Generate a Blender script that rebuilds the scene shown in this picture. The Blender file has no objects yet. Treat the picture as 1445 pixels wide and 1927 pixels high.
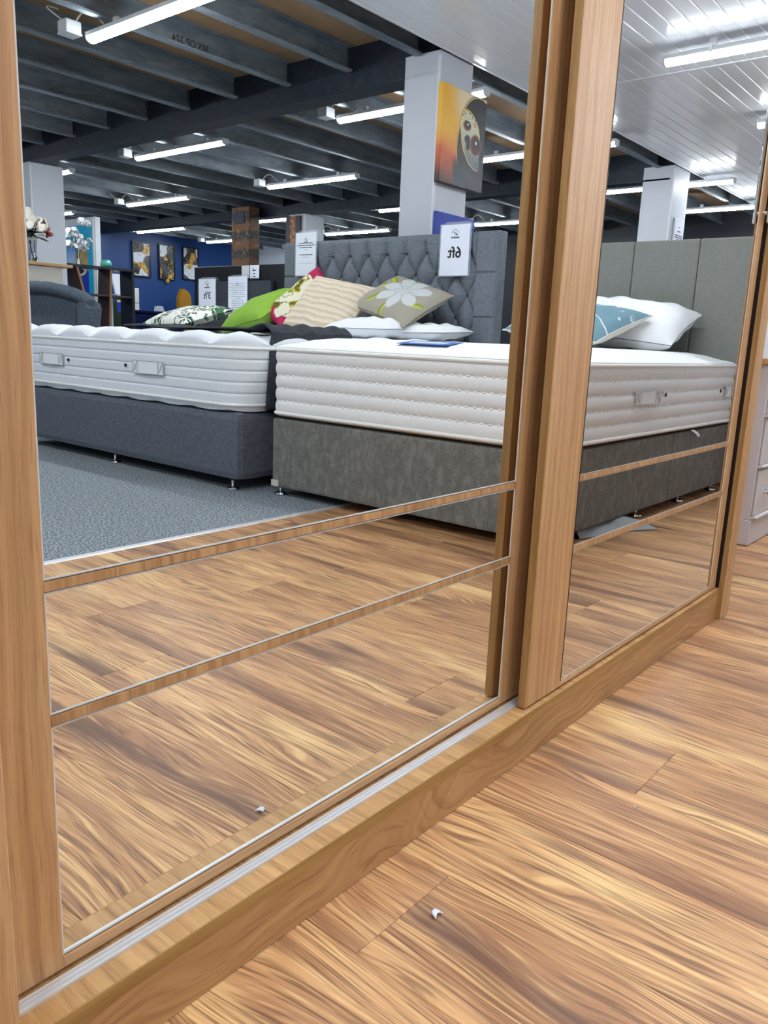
import bpy, bmesh, math, random
from mathutils import Vector, Matrix
PI = math.pi
random.seed(7)
SC = bpy.context.scene
COL = SC.collection

# ------------------------------------------------------------------ camera, world, exposure
CAM_H, CAM_Y = 0.72, -0.6637          # mirror of the rear door lies in the plane y = 0, the showroom is at y < 0
cam_d = bpy.data.cameras.new('camera')
cam_d.sensor_fit = 'VERTICAL'; cam_d.sensor_height = 36.0; cam_d.sensor_width = 27.0
cam_d.lens = 36.0 * 1498.36 / 1927.0
cam_d.clip_start = 0.02; cam_d.clip_end = 100
cam = bpy.data.objects.new('camera', cam_d); COL.objects.link(cam)
_x = Vector((0.64025489, -0.76709448, 0.04049374))      # image right in world axes
_d = Vector((-0.13793597, -0.16666647, -0.97631755))    # image down
_f = Vector((0.75567675, 0.61950654, -0.21251894))      # view direction
cam.matrix_world = Matrix(((_x[0], -_d[0], -_f[0], 0.0), (_x[1], -_d[1], -_f[1], CAM_Y),
                           (_x[2], -_d[2], -_f[2], CAM_H), (0, 0, 0, 1)))
SC.camera = cam
W = bpy.data.worlds.new('world'); SC.world = W; W.use_nodes = True
W.node_tree.nodes['Background'].inputs[0].default_value = (0.75, 0.85, 1.0, 1)
W.node_tree.nodes['Background'].inputs[1].default_value = 0.05
vs = SC.view_settings
vs.view_transform = 'Standard'; vs.look = 'None'; vs.gamma = 1.0; vs.use_curve_mapping = False
vs.exposure = 1.0
LAMP = 34.0                                            # emission of the LED diffusers
LAMP_COL = (0.93, 0.97, 1.0)

# ------------------------------------------------------------------ node helpers
def lin(c):
    o = []
    for v in c[:3]:
        v /= 255.0
        o.append(v / 12.92 if v <= 0.04045 else ((v + 0.055) / 1.055) ** 2.4)
    return (o[0], o[1], o[2], 1.0)

class S:
    def __init__(s, g, k): s.g = g; s.k = k
    def __add__(a, b): return a.g.m('ADD', a, b)
    __radd__ = __add__
    def __mul__(a, b): return a.g.m('MULTIPLY', a, b)
    __rmul__ = __mul__
    def __sub__(a, b): return a.g.m('SUBTRACT', a, b)
    def __rsub__(a, b): return a.g.m('SUBTRACT', b, a)
    def __truediv__(a, b): return a.g.m('DIVIDE', a, b)
    def __pow__(a, b): return a.g.m('POWER', a, b)

class G:
    def __init__(s, name, rough=0.5, metal=0.0, spec=0.5):
        s.mat = bpy.data.materials.new(name); s.mat.use_nodes = True
        s.nt = s.mat.node_tree; s.b = s.nt.nodes['Principled BSDF']
        s.b.inputs['Roughness'].default_value = rough
        s.b.inputs['Metallic'].default_value = metal
        s.b.inputs['Specular IOR Level'].default_value = spec
        s._c = None
    def put(s, inp, v):
        if isinstance(v, S): s.nt.links.new(v.k, inp)
        elif isinstance(v, (tuple, list)): inp.default_value = tuple(v)[:len(inp.default_value)]
        else: inp.default_value = v
    def m(s, op, a, b=None, c=None):
        n = s.nt.nodes.new('ShaderNodeMath'); n.operation = op
        s.put(n.inputs[0], a)
        if b is not None: s.put(n.inputs[1], b)
        if c is not None: s.put(n.inputs[2], c)
        return S(s, n.outputs[0])
    def obj(s):
        if s._c is None:
            t = s.nt.nodes.new('ShaderNodeTexCoord'); x = s.nt.nodes.new('ShaderNodeSeparateXYZ')
            s.nt.links.new(t.outputs['Object'], x.inputs[0])
            s._c = tuple(S(s, o) for o in x.outputs)
        return s._c
    def rnd(s):
        n = s.nt.nodes.new('ShaderNodeObjectInfo'); return S(s, n.outputs['Random'])
    def xyz(s, x, y, z):
        n = s.nt.nodes.new('ShaderNodeCombineXYZ')
        for i, v in enumerate((x, y, z)): s.put(n.inputs[i], v)
        return S(s, n.outputs[0])
    def noise(s, v, scale=1.0, detail=2.0, rough=0.5, dist=0.0):
        n = s.nt.nodes.new('ShaderNodeTexNoise'); s.put(n.inputs['Vector'], v)
        n.inputs['Scale'].default_value = scale; n.inputs['Detail'].default_value = detail
        n.inputs['Roughness'].default_value = rough; n.inputs['Distortion'].default_value = dist
        return S(s, n.outputs['Fac'])
    def voro(s, v, scale=1.0, feature='F1'):
        n = s.nt.nodes.new('ShaderNodeTexVoronoi'); n.feature = feature
        s.put(n.inputs['Vector'], v); n.inputs['Scale'].default_value = scale
        return S(s, n.outputs['Distance'])
    def mr(s, v, a, b, c=0.0, d=1.0, smooth=True):
        n = s.nt.nodes.new('ShaderNodeMapRange'); n.clamp = True
        n.interpolation_type = 'SMOOTHSTEP' if smooth else 'LINEAR'
        for i, q in enumerate((v, a, b, c, d)): s.put(n.inputs[i], q)
        return S(s, n.outputs[0])
    def mix(s, f, a, b):
        n = s.nt.nodes.new('ShaderNodeMix'); n.data_type = 'RGBA'
        s.put(n.inputs[0], f); s.put(n.inputs[6], a); s.put(n.inputs[7], b)
        return S(s, n.outputs[2])
    def ell(s, x, y, cx, cy, rx, ry, soft=0.12):       # 1 inside an ellipse
        dx = (x - cx) / rx; dy = (y - cy) / ry
        return s.mr(dx * dx + dy * dy, 1 - soft, 1 + soft, 1.0, 0.0)
    def color(s, c): s.put(s.b.inputs['Base Color'], c); return s
    def rough(s, c): s.put(s.b.inputs['Roughness'], c); return s
    def bump(s, h, strength=0.3, dist=0.01):
        n = s.nt.nodes.new('ShaderNodeBump'); n.inputs['Strength'].default_value = strength
        n.inputs['Distance'].default_value = dist
        s.put(n.inputs['Height'], h); s.nt.links.new(n.outputs[0], s.b.inputs['Normal']); return s

def plain(name, c, rough=0.5, metal=0.0, var=0.06, scale=30.0, bump=0.0, spec=0.5):
    g = G(name, rough, metal, spec); x, y, z = g.obj()
    n = g.noise(g.xyz(x, y, z), scale, 3.0)
    a = lin(c); k0, k1 = 1 - var, 1 + var
    g.color(g.mix(n, tuple(v * k0 for v in a[:3]) + (1,), tuple(min(1, v * k1) for v in a[:3]) + (1,)))
    if bump: g.bump(n, bump, 0.004)
    return g.mat

def oak(name, ax, c_light=(206, 164, 118), c_mid=(184, 138, 93), c_dark=(134, 92, 57), con=1.0, rough=0.42, fig=0.0):
    """wood-print board, grain along axis ax; fig = how much cathedral figure it shows"""
    g = G(name, rough); x, y, z = g.obj(); r = g.rnd() * 40.0
    L = (x, y, z)[ax]; a, b = [(x, y, z)[i] for i in range(3) if i != ax]
    q = a + b * 0.7
    big = g.noise(g.xyz(q * 6.0 + r, L * 1.6, r), 1.0, 2.0)
    wv = g.noise(g.xyz(q * 20.0 + r, L * 6.0, r * 1.2), 1.0, 1.0)
    warp = (big - 0.5) * (2.0 + 16.0 * fig) + (wv - 0.5) * (0.6 + 1.4 * fig)
    ring = g.mr(g.m('SINE', q * 420.0 + warp * 6.283), -0.2, 1.0)
    mask = g.mr(g.noise(g.xyz(q * 8.0 - r, L * 1.3, r * 2.0), 1.0, 1.0), 0.35, 0.65)
    streak = g.noise(g.xyz(q * 95.0 + warp * 2.0, L * 1.7 + r, r * 1.7), 1.0, 3.0)
    pore = g.mr(g.noise(g.xyz(q * 520.0 + warp * 6.0, L * 16.0 + r, r), 1.0, 2.0), 0.52, 0.72)
    col = g.mix(g.mr(streak, 0.28, 0.70), lin(c_mid), lin(c_light))
    col = g.mix(ring * mask * (0.16 * con + 0.30 * fig), col, lin(c_dark))
    col = g.mix(pore * (0.42 * con), col, lin(c_dark))
    blot = g.noise(g.xyz(q * 16.0 - r, L * 1.5, r * 0.7), 1.0, 2.0)
    col = g.mix(g.mr(blot, 0.50, 0.80) * (0.35 * con), col, lin(c_dark))
    kn = g.voro(g.xyz(q * 5.0 + r, L * 1.3 + r, r), 1.0)
    col = g.mix(g.mr(kn, 0.11, 0.02) * (0.25 + 0.7 * fig), col, lin((92, 56, 30)))
    g.color(col); g.bump(pore * -0.6, 0.10, 0.002)
    return g.mat

def laminate():
    g = G('laminate_plank', 0.42); x, y, z = g.obj(); r = g.rnd() * 57.0
    big = g.noise(g.xyz(x * 5.5 + r, y * 0.95 + r, r), 1.0, 1.5)
    kn = g.noise(g.xyz(x * 13.0 - r, y * 3.2, r * 0.37), 1.0, 1.0)
    warp = (big - 0.5) * 13.0 + (kn - 0.5) * 3.2
    ring = g.mr(g.m('SINE', x * 560.0 + warp * 6.283), -0.1, 1.0)
    mask = g.mr(g.noise(g.xyz(x * 9.0 - r, y * 1.6, r * 2.0), 1.0, 1.5), 0.40, 0.62)
    fine = g.noise(g.xyz(x * 300.0 + warp * 4.0, y * 9.0 + r, r), 1.0, 2.0)
    streak = g.noise(g.xyz(x * 46.0 + warp * 1.0, y * 1.0, r * 1.3), 1.0, 3.0)
    tone = g.noise(g.xyz(x * 8.0 + r, y * 1.5 - r, r * 2.1), 1.0, 2.5)
    dark = g.noise(g.xyz(x * 15.0 - r, y * 1.35 + r, r * 1.1), 1.0, 2.0)
    c = g.mix(g.mr(streak, 0.28, 0.70), lin((174, 125, 87)), lin((220, 172, 120)))
    c = g.mix(g.mr(tone, 0.47, 0.68) * 0.75, c, lin((148, 100, 70)))
    c = g.mix(g.mr(tone, 0.44, 0.28) * 0.85, c, lin((240, 202, 142)))
    c = g.mix(ring * mask * 0.50, c, lin((112, 72, 46)))
    c = g.mix(g.mr(fine, 0.50, 0.68) * 0.72, c, lin((100, 64, 42)))
    c = g.mix(g.mr(fine, 0.45, 0.30) * 0.50, c, lin((246, 212, 152)))
    c = g.mix(g.mr(dark, 0.53, 0.72) * 0.85, c, lin((92, 60, 48)))
    kd = g.voro(g.xyz(x * 5.0 + r, y * 1.5 + r, r), 1.0)
    c = g.mix(g.mr(kd, 0.16, 0.02) * 0.85, c, lin((76, 48, 38)))
    c = g.mix(g.rnd() * 0.20, c, lin((158, 108, 74)))
    g.color(c)
    g.bump(fine * -0.5 + ring * -0.2, 0.25, 0.002)
    return g.mat

def weave(name, c, var=0.3, scale=260.0, rough=0.95, blot=0.0, blot_c=None):
    g = G(name, rough, 0, 0.2); x, y, z = g.obj()
    a = g.noise(g.xyz(x * scale, y * scale, z * 30.0), 1.0, 1.0)
    b = g.noise(g.xyz(x * 30.0, y * 30.0, z * scale), 1.0, 1.0)
    n = a * 0.5 + b * 0.5
    k = lin(c)
    col = g.mix(g.mr(n, 0.35, 0.65, smooth=False), tuple(v * (1 - var) for v in k[:3]) + (1,), tuple(min(1, v * (1 + var)) for v in k[:3]) + (1,))
    if blot:
        q = g.noise(g.xyz(x, y, z * 0.55), 34.0, 4.0, 0.75, 0.2)
        col = g.mix(g.mr(q, 0.45, 0.66) * blot, col, lin(blot_c))
    g.color(col); g.bump(n, 0.25, 0.003)
    return g.mat

M = {}
M['laminate'] = laminate()
M['oak_x'] = oak('oak_board_along_x', 0)
M['oak_x_strong'] = oak('oak_plinth_print', 0, (192, 148, 100), (168, 122, 78), (118, 78, 46), 1.1, fig=.7)
M['oak_y'] = oak('oak_ledge_across', 1, (205, 162, 110), (176, 132, 82), (120, 84, 48), 1.2)
M['oak_z'] = oak('oak_board_upright', 2)
M['oak_edge'] = oak('oak_edge_band', 2, (176, 136, 82), (150, 110, 60), (110, 76, 36), 0.8)
M['oak_top'] = oak('oak_top', 0, (206, 165, 112), (186, 142, 92), (140, 98, 58))
M['walnut'] = oak('dark_walnut', 2, (74, 50, 38), (52, 34, 28), (26, 18, 16), 0.8)
M['walnut_edge'] = oak('walnut_edge', 2, (150, 110, 76), (128, 92, 62), (84, 58, 38), 0.8)
g = G('mirror_glass', 0.0, 1.0); x, y, z = g.obj()
g.color((0.86, 0.885, 0.88, 1)); M['mirror'] = g.mat
M['alu'] = plain('brushed_aluminium', (230, 232, 236), 0.34, 0.5, 0.0)
M['edge_grey'] = plain('glass_edge', (208, 214, 216), 0.3, 0.0, 0.03)
M['black_gap'] = plain('black_gasket', (22, 20, 20), 0.6)
M['chrome'] = plain('chrome', (225, 228, 232), 0.06, 1.0, 0.02)
M['wall_white'] = plain('white_wall_paint', (208, 212, 220), 0.6, 0, 0.03, 4.0)
M['wall_pale'] = plain('pale_blue_grey_wall', (196, 205, 216), 0.6, 0, 0.03, 4.0)
M['blue_wall'] = plain('royal_blue_wall', (22, 62, 122), 0.45, 0, 0.05, 3.0)
M['navy'] = plain('dark_navy_panel', (16, 22, 36), 0.5, 0, 0.1, 5.0)
M['col_white'] = plain('column_boxing', (184, 189, 199), 0.5, 0, 0.03, 5.0)
M['pvc'] = plain('glossy_white_cladding', (226, 231, 238), 0.2, 0, 0.02, 3.0)
M['deck'] = plain('chipboard_deck', (140, 112, 84), 0.8, 0, 0.22, 8.0)
def steel(name, c0, c1, k):
    g = G(name, 0.5, 0.35); x, y, z = g.obj(); r = g.rnd() * 20
    n = g.noise(g.xyz(x * 2.0 + r, y * 9.0, z * 9.0 + r), 1.0, 6.0, 0.7)
    w = g.noise(g.xyz(x * 3.0 + r, y * 10.0, z * 14.0), 1.0, 5.0, 0.75, 1.2)
    c = g.mix(g.mr(n, 0.3, 0.7), lin(c0), lin(c1))
    c = g.mix(g.mr(w, 0.52, 0.62) * g.mr(w, 0.78, 0.66) * k, c, lin((150, 155, 158)))
    g.color(c); return g.mat
M['joist'] = steel('galvanised_joist', (92, 104, 117), (134, 145, 155), 0.45)
M['beam'] = steel('dark_painted_beam', (17, 26, 40), (26, 36, 50), 0.04)
def carpet():
    g = G('grey_carpet', 1.0, 0, 0.1); x, y, z = g.obj()
    a = g.noise(g.xyz(x, y, 0.0), 120.0, 3.0, 0.7); b = g.noise(g.xyz(x, y, 3.0), 40.0, 2.0)
    c = g.mix(g.mr(a, 0.36, 0.64), lin((62, 72, 84)), lin((176, 184, 190)))
    c = g.mix(g.mr(b, 0.4, 0.7) * 0.35, c, lin((108, 118, 128)))
    g.color(c); g.bump(a, 0.6, 0.006); return g.mat
M['carpet'] = carpet()
M['slate'] = weave('slate_weave', (98, 102, 113), 0.28, 300)
M['grey_tweed'] = weave('mid_grey_tweed', (112, 119, 129), 0.22, 240)
M['grey_dark'] = weave('charcoal_weave', (62, 66, 74), 0.25, 240)
M['sofa'] = weave('blue_grey_weave', (88, 99, 112), 0.32, 220)
M['velvet'] = weave('crushed_grey_velvet', (112, 112, 108), 0.12, 120, 0.8, 0.5, (150, 152, 147))
M['velvet_panel'] = weave('smooth_grey_velvet', (128, 131, 127), 0.06, 120, 0.85, 0.25, (134, 138, 134))
M['ticking'] = weave('white_mattress_ticking', (232, 234, 236), 0.03, 200, 0.9)
M['ticking_l'] = weave('white_quilted_ticking', (224, 229, 236), 0.03, 200, 0.9)
M['beige'] = weave('beige_underside', (204, 182, 160), 0.05, 200, 0.9)
M['piping'] = plain('white_piping', (238, 238, 238), 0.8, 0, 0.02)
M['cotton'] = plain('white_cotton', (236, 239, 243), 0.9, 0, 0.02, 12, 0.2)
M['throw'] = weave('charcoal_throw', (58, 61, 68), 0.3, 160)
M['paper'] = plain('white_paper', (226, 232, 246), 0.6, 0, 0.01)
M['ink'] = plain('black_ink', (14, 14, 22), 0.6)
M['ink_grey'] = plain('grey_ink', (96, 102, 118), 0.6)
M['green_pot'] = plain('turquoise_glaze', (92, 176, 168), 0.15, 0, 0.35, 18)
M['lime'] = plain('lime_cotton', (142, 186, 66), 0.85, 0, 0.06, 16, 0.25)
M['magenta'] = plain('magenta_cotton', (186, 32, 84), 0.8, 0, 0.06, 16)
M['mustard'] = weave('mustard_velvet', (156, 112, 36), 0.1, 120)
M['olive'] = weave('sage_green_velvet', (84, 104, 84), 0.1, 120)
M['navy_velvet'] = weave('navy_velvet', (18, 30, 74), 0.1, 120)
M['cream'] = weave('cream_fabric', (206, 204, 204), 0.05, 120)
M['black'] = plain('black_lacquer', (12, 14, 18), 0.35, 0, 0.1)
M['mauve'] = plain('pale_mauve_paint', (204, 200, 204), 0.45, 0, 0.02, 6)
M['console'] = plain('off_white_board', (204, 198, 188), 0.6, 0, 0.06, 12)
M['plastic'] = plain('grey_white_plastic', (206, 210, 216), 0.4, 0, 0.02)
M['cable'] = plain('white_cable', (214, 214, 208), 0.5)
M['leaf'] = plain('dark_green_leaf', (44, 66, 40), 0.5, 0, 0.3, 30)
M['rose_white'] = plain('ivory_petals', (216, 210, 200), 0.7, 0, 0.12, 60)
M['rose_pink'] = plain('dusty_red_petals', (168, 78, 74), 0.7, 0, 0.15, 60)
M['orchid'] = plain('white_silk_petals', (226, 228, 232), 0.7, 0, 0.04, 40)
M['ribbon'] = plain('white_ribbon', (232, 232, 236), 0.5)
M['stitch_grey'] = plain('pale_grey_thread', (200, 203, 207), .7)
M['cloth_grey'] = plain('silver_grey_lining', (150, 156, 160), 0.6, 0, 0.08, 14)
M['logo_blue'] = plain('royal_blue_patch', (48, 98, 176), 0.5, 0, 0.1)
M['canvas_blue'] = plain('blue_canvas', (44, 66, 160), 0.6, 0, 0.45, 7)
M['gold'] = plain('gold_leaf', (206, 158, 58), 0.35, 0.3, 0.25, 20)
g = G('clear_acrylic', .08); g.color((.80, .86, 1, 1)); g.b.inputs['Alpha'].default_value = .22; M['acrylic'] = g.mat
g = G('clear_glass', 0.02); g.b.inputs['Transmission Weight'].default_value = 1.0
g.b.inputs['IOR'].default_value = 1.3; g.color((0.92, 0.95, 0.95, 1)); M['glass'] = g.mat
g = G('led_diffuser', 0.5); g.color((0.9, 0.9, 0.9, 1))
g.b.inputs['Emission Color'].default_value = LAMP_COL + (1,); g.b.inputs['Emission Strength'].default_value = LAMP
M['led'] = g.mat

# ------------------------------------------------------------------ mesh helpers
class MB:
    def __init__(s): s.v = []; s.f = []
    def add(s, vs, fs):
        o = len(s.v); s.v += [tuple(p) for p in vs]; s.f += [tuple(i + o for i in f) for f in fs]; return s
    def box(s, x0, x1, y0, y1, z0, z1, bev=0.0):
        if bev <= 0:
            p = [(x, y, z) for z in (z0, z1) for y in (y0, y1) for x in (x0, x1)]
            return s.add(p, [(0, 2, 3, 1), (4, 5, 7, 6), (0, 1, 5, 4), (2, 6, 7, 3), (0, 4, 6, 2), (1, 3, 7, 5)])
        b = min(bev, (x1 - x0) * .45, (y1 - y0) * .45, (z1 - z0) * .45)
        bm = bmesh.new(); bmesh.ops.create_cube(bm, size=1.0)
        for v in bm.verts:
            v.co = Vector((x0 if v.co.x < 0 else x1, y0 if v.co.y < 0 else y1, z0 if v.co.z < 0 else z1))
        bmesh.ops.bevel(bm, geom=bm.edges[:], offset=b, segments=2 if bev > .004 else 1, profile=.6, affect='EDGES')
        bm.verts.index_update()
        s.add([v.co for v in bm.verts], [[v.index for v in f.verts] for f in bm.faces]); bm.free(); return s
    def lathe(s, prof, n=16, c=(0, 0, 0), axis='z', rib=0.0, nr=0):
        vs = []
        for r, h in prof:
            for i in range(n):
                a = 2 * PI * i / n
                k = r * (1 + (rib * math.cos(nr * a) if rib else 0))
                p = (k * math.cos(a), k * math.sin(a), h)
                if axis == 'x': p = (h, p[0], p[1])
                elif axis == 'y': p = (p[0], h, p[1])
                vs.append((p[0] + c[0], p[1] + c[1], p[2] + c[2]))
        fs = []
        for j in range(len(prof) - 1):
            for i in range(n):
                fs.append((j * n + i, j * n + (i + 1) % n, (j + 1) * n + (i + 1) % n, (j + 1) * n + i))
        fs.append(tuple(range(n))[::-1]); fs.append(tuple(range((len(prof) - 1) * n, len(prof) * n)))
        return s.add(vs, fs)
    def tube(s, pts, r, n=8, closed=False):
        P = [Vector(p) for p in pts]; vs = []; m = len(P)
        for i in range(m):
            a = P[i - 1] if (i > 0 or closed) else P[i]; b = P[(i + 1) % m] if (i < m - 1 or closed) else P[i]
            t = (b - a).normalized(); u = t.cross(Vector((0, 0, 1)))
            if u.length < .05: u = t.cross(Vector((0, 1, 0)))
            u.normalize(); w = u.cross(t)
            rr = r[i] if isinstance(r, (list, tuple)) else r
            for k in range(n):
                q = 2 * PI * k / n; vs.append(P[i] + u * math.cos(q) * rr + w * math.sin(q) * rr)
        fs = []
        for i in range(m if closed else m - 1):
            for k in range(n):
                j = (i + 1) % m
                fs.append((i * n + k, i * n + (k + 1) % n, j * n + (k + 1) % n, j * n + k))
        if not closed: fs += [tuple(range(n)), tuple(range((m - 1) * n, m * n))[::-1]]
        return s.add(vs, fs)
    def grid(s, fn, nu, nv, flip=False):
        vs = [fn(i / nu, j / nv) for j in range(nv + 1) for i in range(nu + 1)]; fs = []
        for j in range(nv):
            for i in range(nu):
                q = (j * (nu + 1) + i, j * (nu + 1) + i + 1, (j + 1) * (nu + 1) + i + 1, (j + 1) * (nu + 1) + i)
                fs.append(q[::-1] if flip else q)
        return s.add(vs, fs)
    def prism(s, poly, axis, a, b):
        """closed 2-d outline extruded along axis from a to b"""
        n = len(poly); vs = []
        for h in (a, b):
            for p, q in poly:
                vs.append({'x': (h, p, q), 'y': (p, h, q), 'z': (p, q, h)}[axis])
        fs = [tuple(range(n))[::-1], tuple(range(n, 2 * n))] + [(i, (i + 1) % n, n + (i + 1) % n, n + i) for i in range(n)]
        return s.add(vs, fs)
    def mesh(s, name, smooth=False):
        me = bpy.data.meshes.new(name); me.from_pydata(s.v, [], s.f)
        bm = bmesh.new(); bm.from_mesh(me); bmesh.ops.recalc_face_normals(bm, faces=bm.faces); bm.to_mesh(me); bm.free()
        if smooth:
            me.polygons.foreach_set('use_smooth', [True] * len(me.polygons))
            try: me.set_sharp_from_angle(angle=math.radians(40))
            except Exception: pass
        return me
    def build(s, name, mat, parent=None, smooth=False, centre=True):
        """one mesh object; its origin goes to the middle of its box"""
        if centre and s.v:
            lo = [min(p[i] for p in s.v) for i in range(3)]; hi = [max(p[i] for p in s.v) for i in range(3)]
            c = [(lo[i] + hi[i]) / 2 for i in range(3)]
            s.v = [(p[0] - c[0], p[1] - c[1], p[2] - c[2]) for p in s.v]
        else: c = (0, 0, 0)
        o = bpy.data.objects.new(name, s.mesh(name, smooth)); COL.objects.link(o)
        o.data.materials.append(M[mat] if isinstance(mat, str) else mat)
        o.location = c
        if parent is not None: attach(o, parent)
        return o

WORLD = {}
def wmat(o):
    m = o.matrix_basis.copy()
    return wmat(o.parent) @ m if o.parent else m
def attach(o, p):
    o.matrix_basis = wmat(p).inverted() @ o.matrix_basis
    o.parent = p
def tag(o, label, cat, group=None):
    o['label'] = label; o['category'] = cat
    if group: o['group'] = group
    return o
def thing(name, label, cat, loc=(0, 0, 0), group=None):
    o = bpy.data.objects.new(name, None); COL.objects.link(o); o.location = loc
    o.empty_display_size = 0.1
    return tag(o, label, cat, group)
def struct(o, label=None):
    o['kind'] = 'structure'
    if label: o['label'] = label
    return o
def copy_tree(o, parent=None):
    c = o.copy(); COL.objects.link(c)
    if parent is not None: c.parent = parent
    for ch in [q for q in o.children]: copy_tree(ch, c)
    return c
def box(name, mat, parent, *a, **k): return MB().box(*a, **k).build(name, mat, parent)

def text_mesh(txt, size, mat, parent, origin, ux, uy, name='lettering', off=0.0):
    """flat lettering, its lower left corner at origin, writing along ux"""
    cu = bpy.data.curves.new(name, 'FONT'); cu.body = txt; cu.size = size; cu.extrude = 0.0004; cu.offset = off
    t = bpy.data.objects.new(name + '_src', cu); COL.objects.link(t)
    dg = bpy.context.evaluated_depsgraph_get(); dg.update()
    me = bpy.data.meshes.new_from_object(t.evaluated_get(dg))
    bpy.data.objects.remove(t); bpy.data.curves.remove(cu)
    o = bpy.data.objects.new(name, me); COL.objects.link(o); me.name = name
    me.materials.clear(); me.materials.append(M[mat])
    ux = Vector(ux); uy = Vector(uy); uz = ux.cross(uy)
    o.matrix_basis = Matrix(((ux[0], uy[0], uz[0], origin[0]), (ux[1], uy[1], uz[1], origin[1]), (ux[2], uy[2], uz[2], origin[2]), (0, 0, 0, 1)))
    attach(o, parent); return o

# ================================================================== THE SETTING
CEIL = 2.52
X0, X1, YF, YB = -3.0, 12.2, -13.3, 0.62
floor = struct(box('floor', 'console', None, X0, X1, YF, YB, -0.10, -0.012), 'showroom floor')
# laminate planks, running out from the wardrobe
PW, PL = 0.1904, 1.22
ROW0 = 0.627
joint = {0: -0.135, 3: -0.243, 1: -0.78, 2: -1.12, 4: 0.21, 5: -0.62, -1: -0.70, -2: 0.05, 6: -0.98, 7: -0.33}
plank_mesh = {}
def plank(x, ya, yb):
    L = round(yb - ya, 3)
    if L < 0.02: return
    if L not in plank_mesh:
        w, l, b = PW / 2 - 0.0002, L / 2 - 0.0002, 0.0011
        vs = [(-w, -l, -.012), (w, -l, -.012), (w, l, -.012), (-w, l, -.012), (-w, -l, -b), (w, -l, -b), (w, l, -b), (-w, l, -b),
              (-w + b, -l + b, 0), (w - b, -l + b, 0), (w - b, l - b, 0), (-w + b, l - b, 0)]
        fs = [(0, 3, 2, 1), (8, 9, 10, 11)] + [(i, (i + 1) % 4, 4 + (i + 1) % 4, 4 + i) for i in range(4)] + [(4 + i, 4 + (i + 1) % 4, 8 + (i + 1) % 4, 8 + i) for i in range(4)]
        m = MB().add(vs, fs); me = m.mesh('plank'); me.materials.append(M['laminate']); plank_mesh[L] = me
    o = bpy.data.objects.new('plank', plank_mesh[L]); COL.objects.link(o)
    o.location = (x, (ya + yb) / 2, 0.0); attach(o, floor)
CARPET_Y = -1.632
for i in range(-9, 44):
    xc = ROW0 + PW * (i + 0.5)
    j = joint.get(i, random.Random(i * 13 + 5).uniform(-1.3, -0.1))
    cuts = sorted([CARPET_Y] + [j + PL * k for k in range(-2, 3) if CARPET_Y + .02 < j + PL * k < YB - .02] + [YB])
    for a, b in zip(cuts, cuts[1:]): plank(xc, a, b)
cp = box('carpet', 'carpet', None, X0, X1, YF, CARPET_Y - 0.0165, -0.012, 0.002)
tag(cp, 'speckled grey carpet reaching from the laminate edge to the blue wall', 'carpet')
ts = MB().prism([(CARPET_Y - .016, 0.0), (CARPET_Y + .012, 0.0), (CARPET_Y + .008, .003), (CARPET_Y - .012, .0045)], 'x', X0, X1).build('threshold_strip', 'alu')
tag(ts, 'thin silver strip between grey carpet and wood laminate', 'threshold strip')

struct(box('wall_back', 'wall_white', None, X0, X1, YB, YB + .1, 0, 2.66), 'white wall behind the wardrobe')
struct(box('wall_left', 'wall_white', None, X0 - .1, X0, YF, YB, 0, 2.66), 'white side wall')
struct(box('wall_right', 'wall_pale', None, X1, X1 + .1, YF, -10.2, 0, 2.66), 'pale blue-grey part of the end wall')
struct(box('wall_right', 'navy', None, X1, X1 + .1, -10.2, YB, 0, 2.66), 'dark navy part of the end wall')
struct(box('wall_far', 'blue_wall', None, X0, X1, YF - .1, YF, 0, 2.66), 'royal blue far wall')

# open steel ceiling
ceil = struct(box('ceiling', 'deck', None, X0, X1, YF, YB, 2.665, 2.70), 'chipboard deck over steel joists')
BEAMS = [0.58, 4.43, 8.28]
def i_section(x):
    w, t, f = 0.17, 0.022, 0.016
    z0, z1, c = 2.385, 2.664, x + 0.085
    return [(x, z0), (x + w, z0), (x + w, z0 + f), (c + t / 2, z0 + f), (c + t / 2, z1 - f), (x + w, z1 - f), (x + w, z1), (x, z1), (x, z1 - f), (c - t / 2, z1 - f), (c - t / 2, z0 + f), (x, z0 + f)]
for bx in BEAMS:
    MB().prism(i_section(bx), 'y', YF + .002, -2.70).build('steel_beam', 'beam', ceil)
    # dark web infill facing down the room, as the painted beam reads solid
    MB().box(bx + .004, bx + .166, YF + .004, -2.702, 2.40, 2.65).build('beam_casing', 'beam', ceil)
def joist_poly():
    h0, h1, t, fl = 2.503, 2.664, 0.004, 0.055
    return [(0, h0), (fl, h0), (fl, h0 + .014), (fl - t, h0 + .014), (fl - t, h0 + t), (t, h0 + t), (t, h1 - t), (fl, h1 - t), (fl, h1), (0, h1)]
spans = [(X0, 0.56), (0.77, 4.41), (4.62, 8.26), (8.47, X1)]
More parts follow.
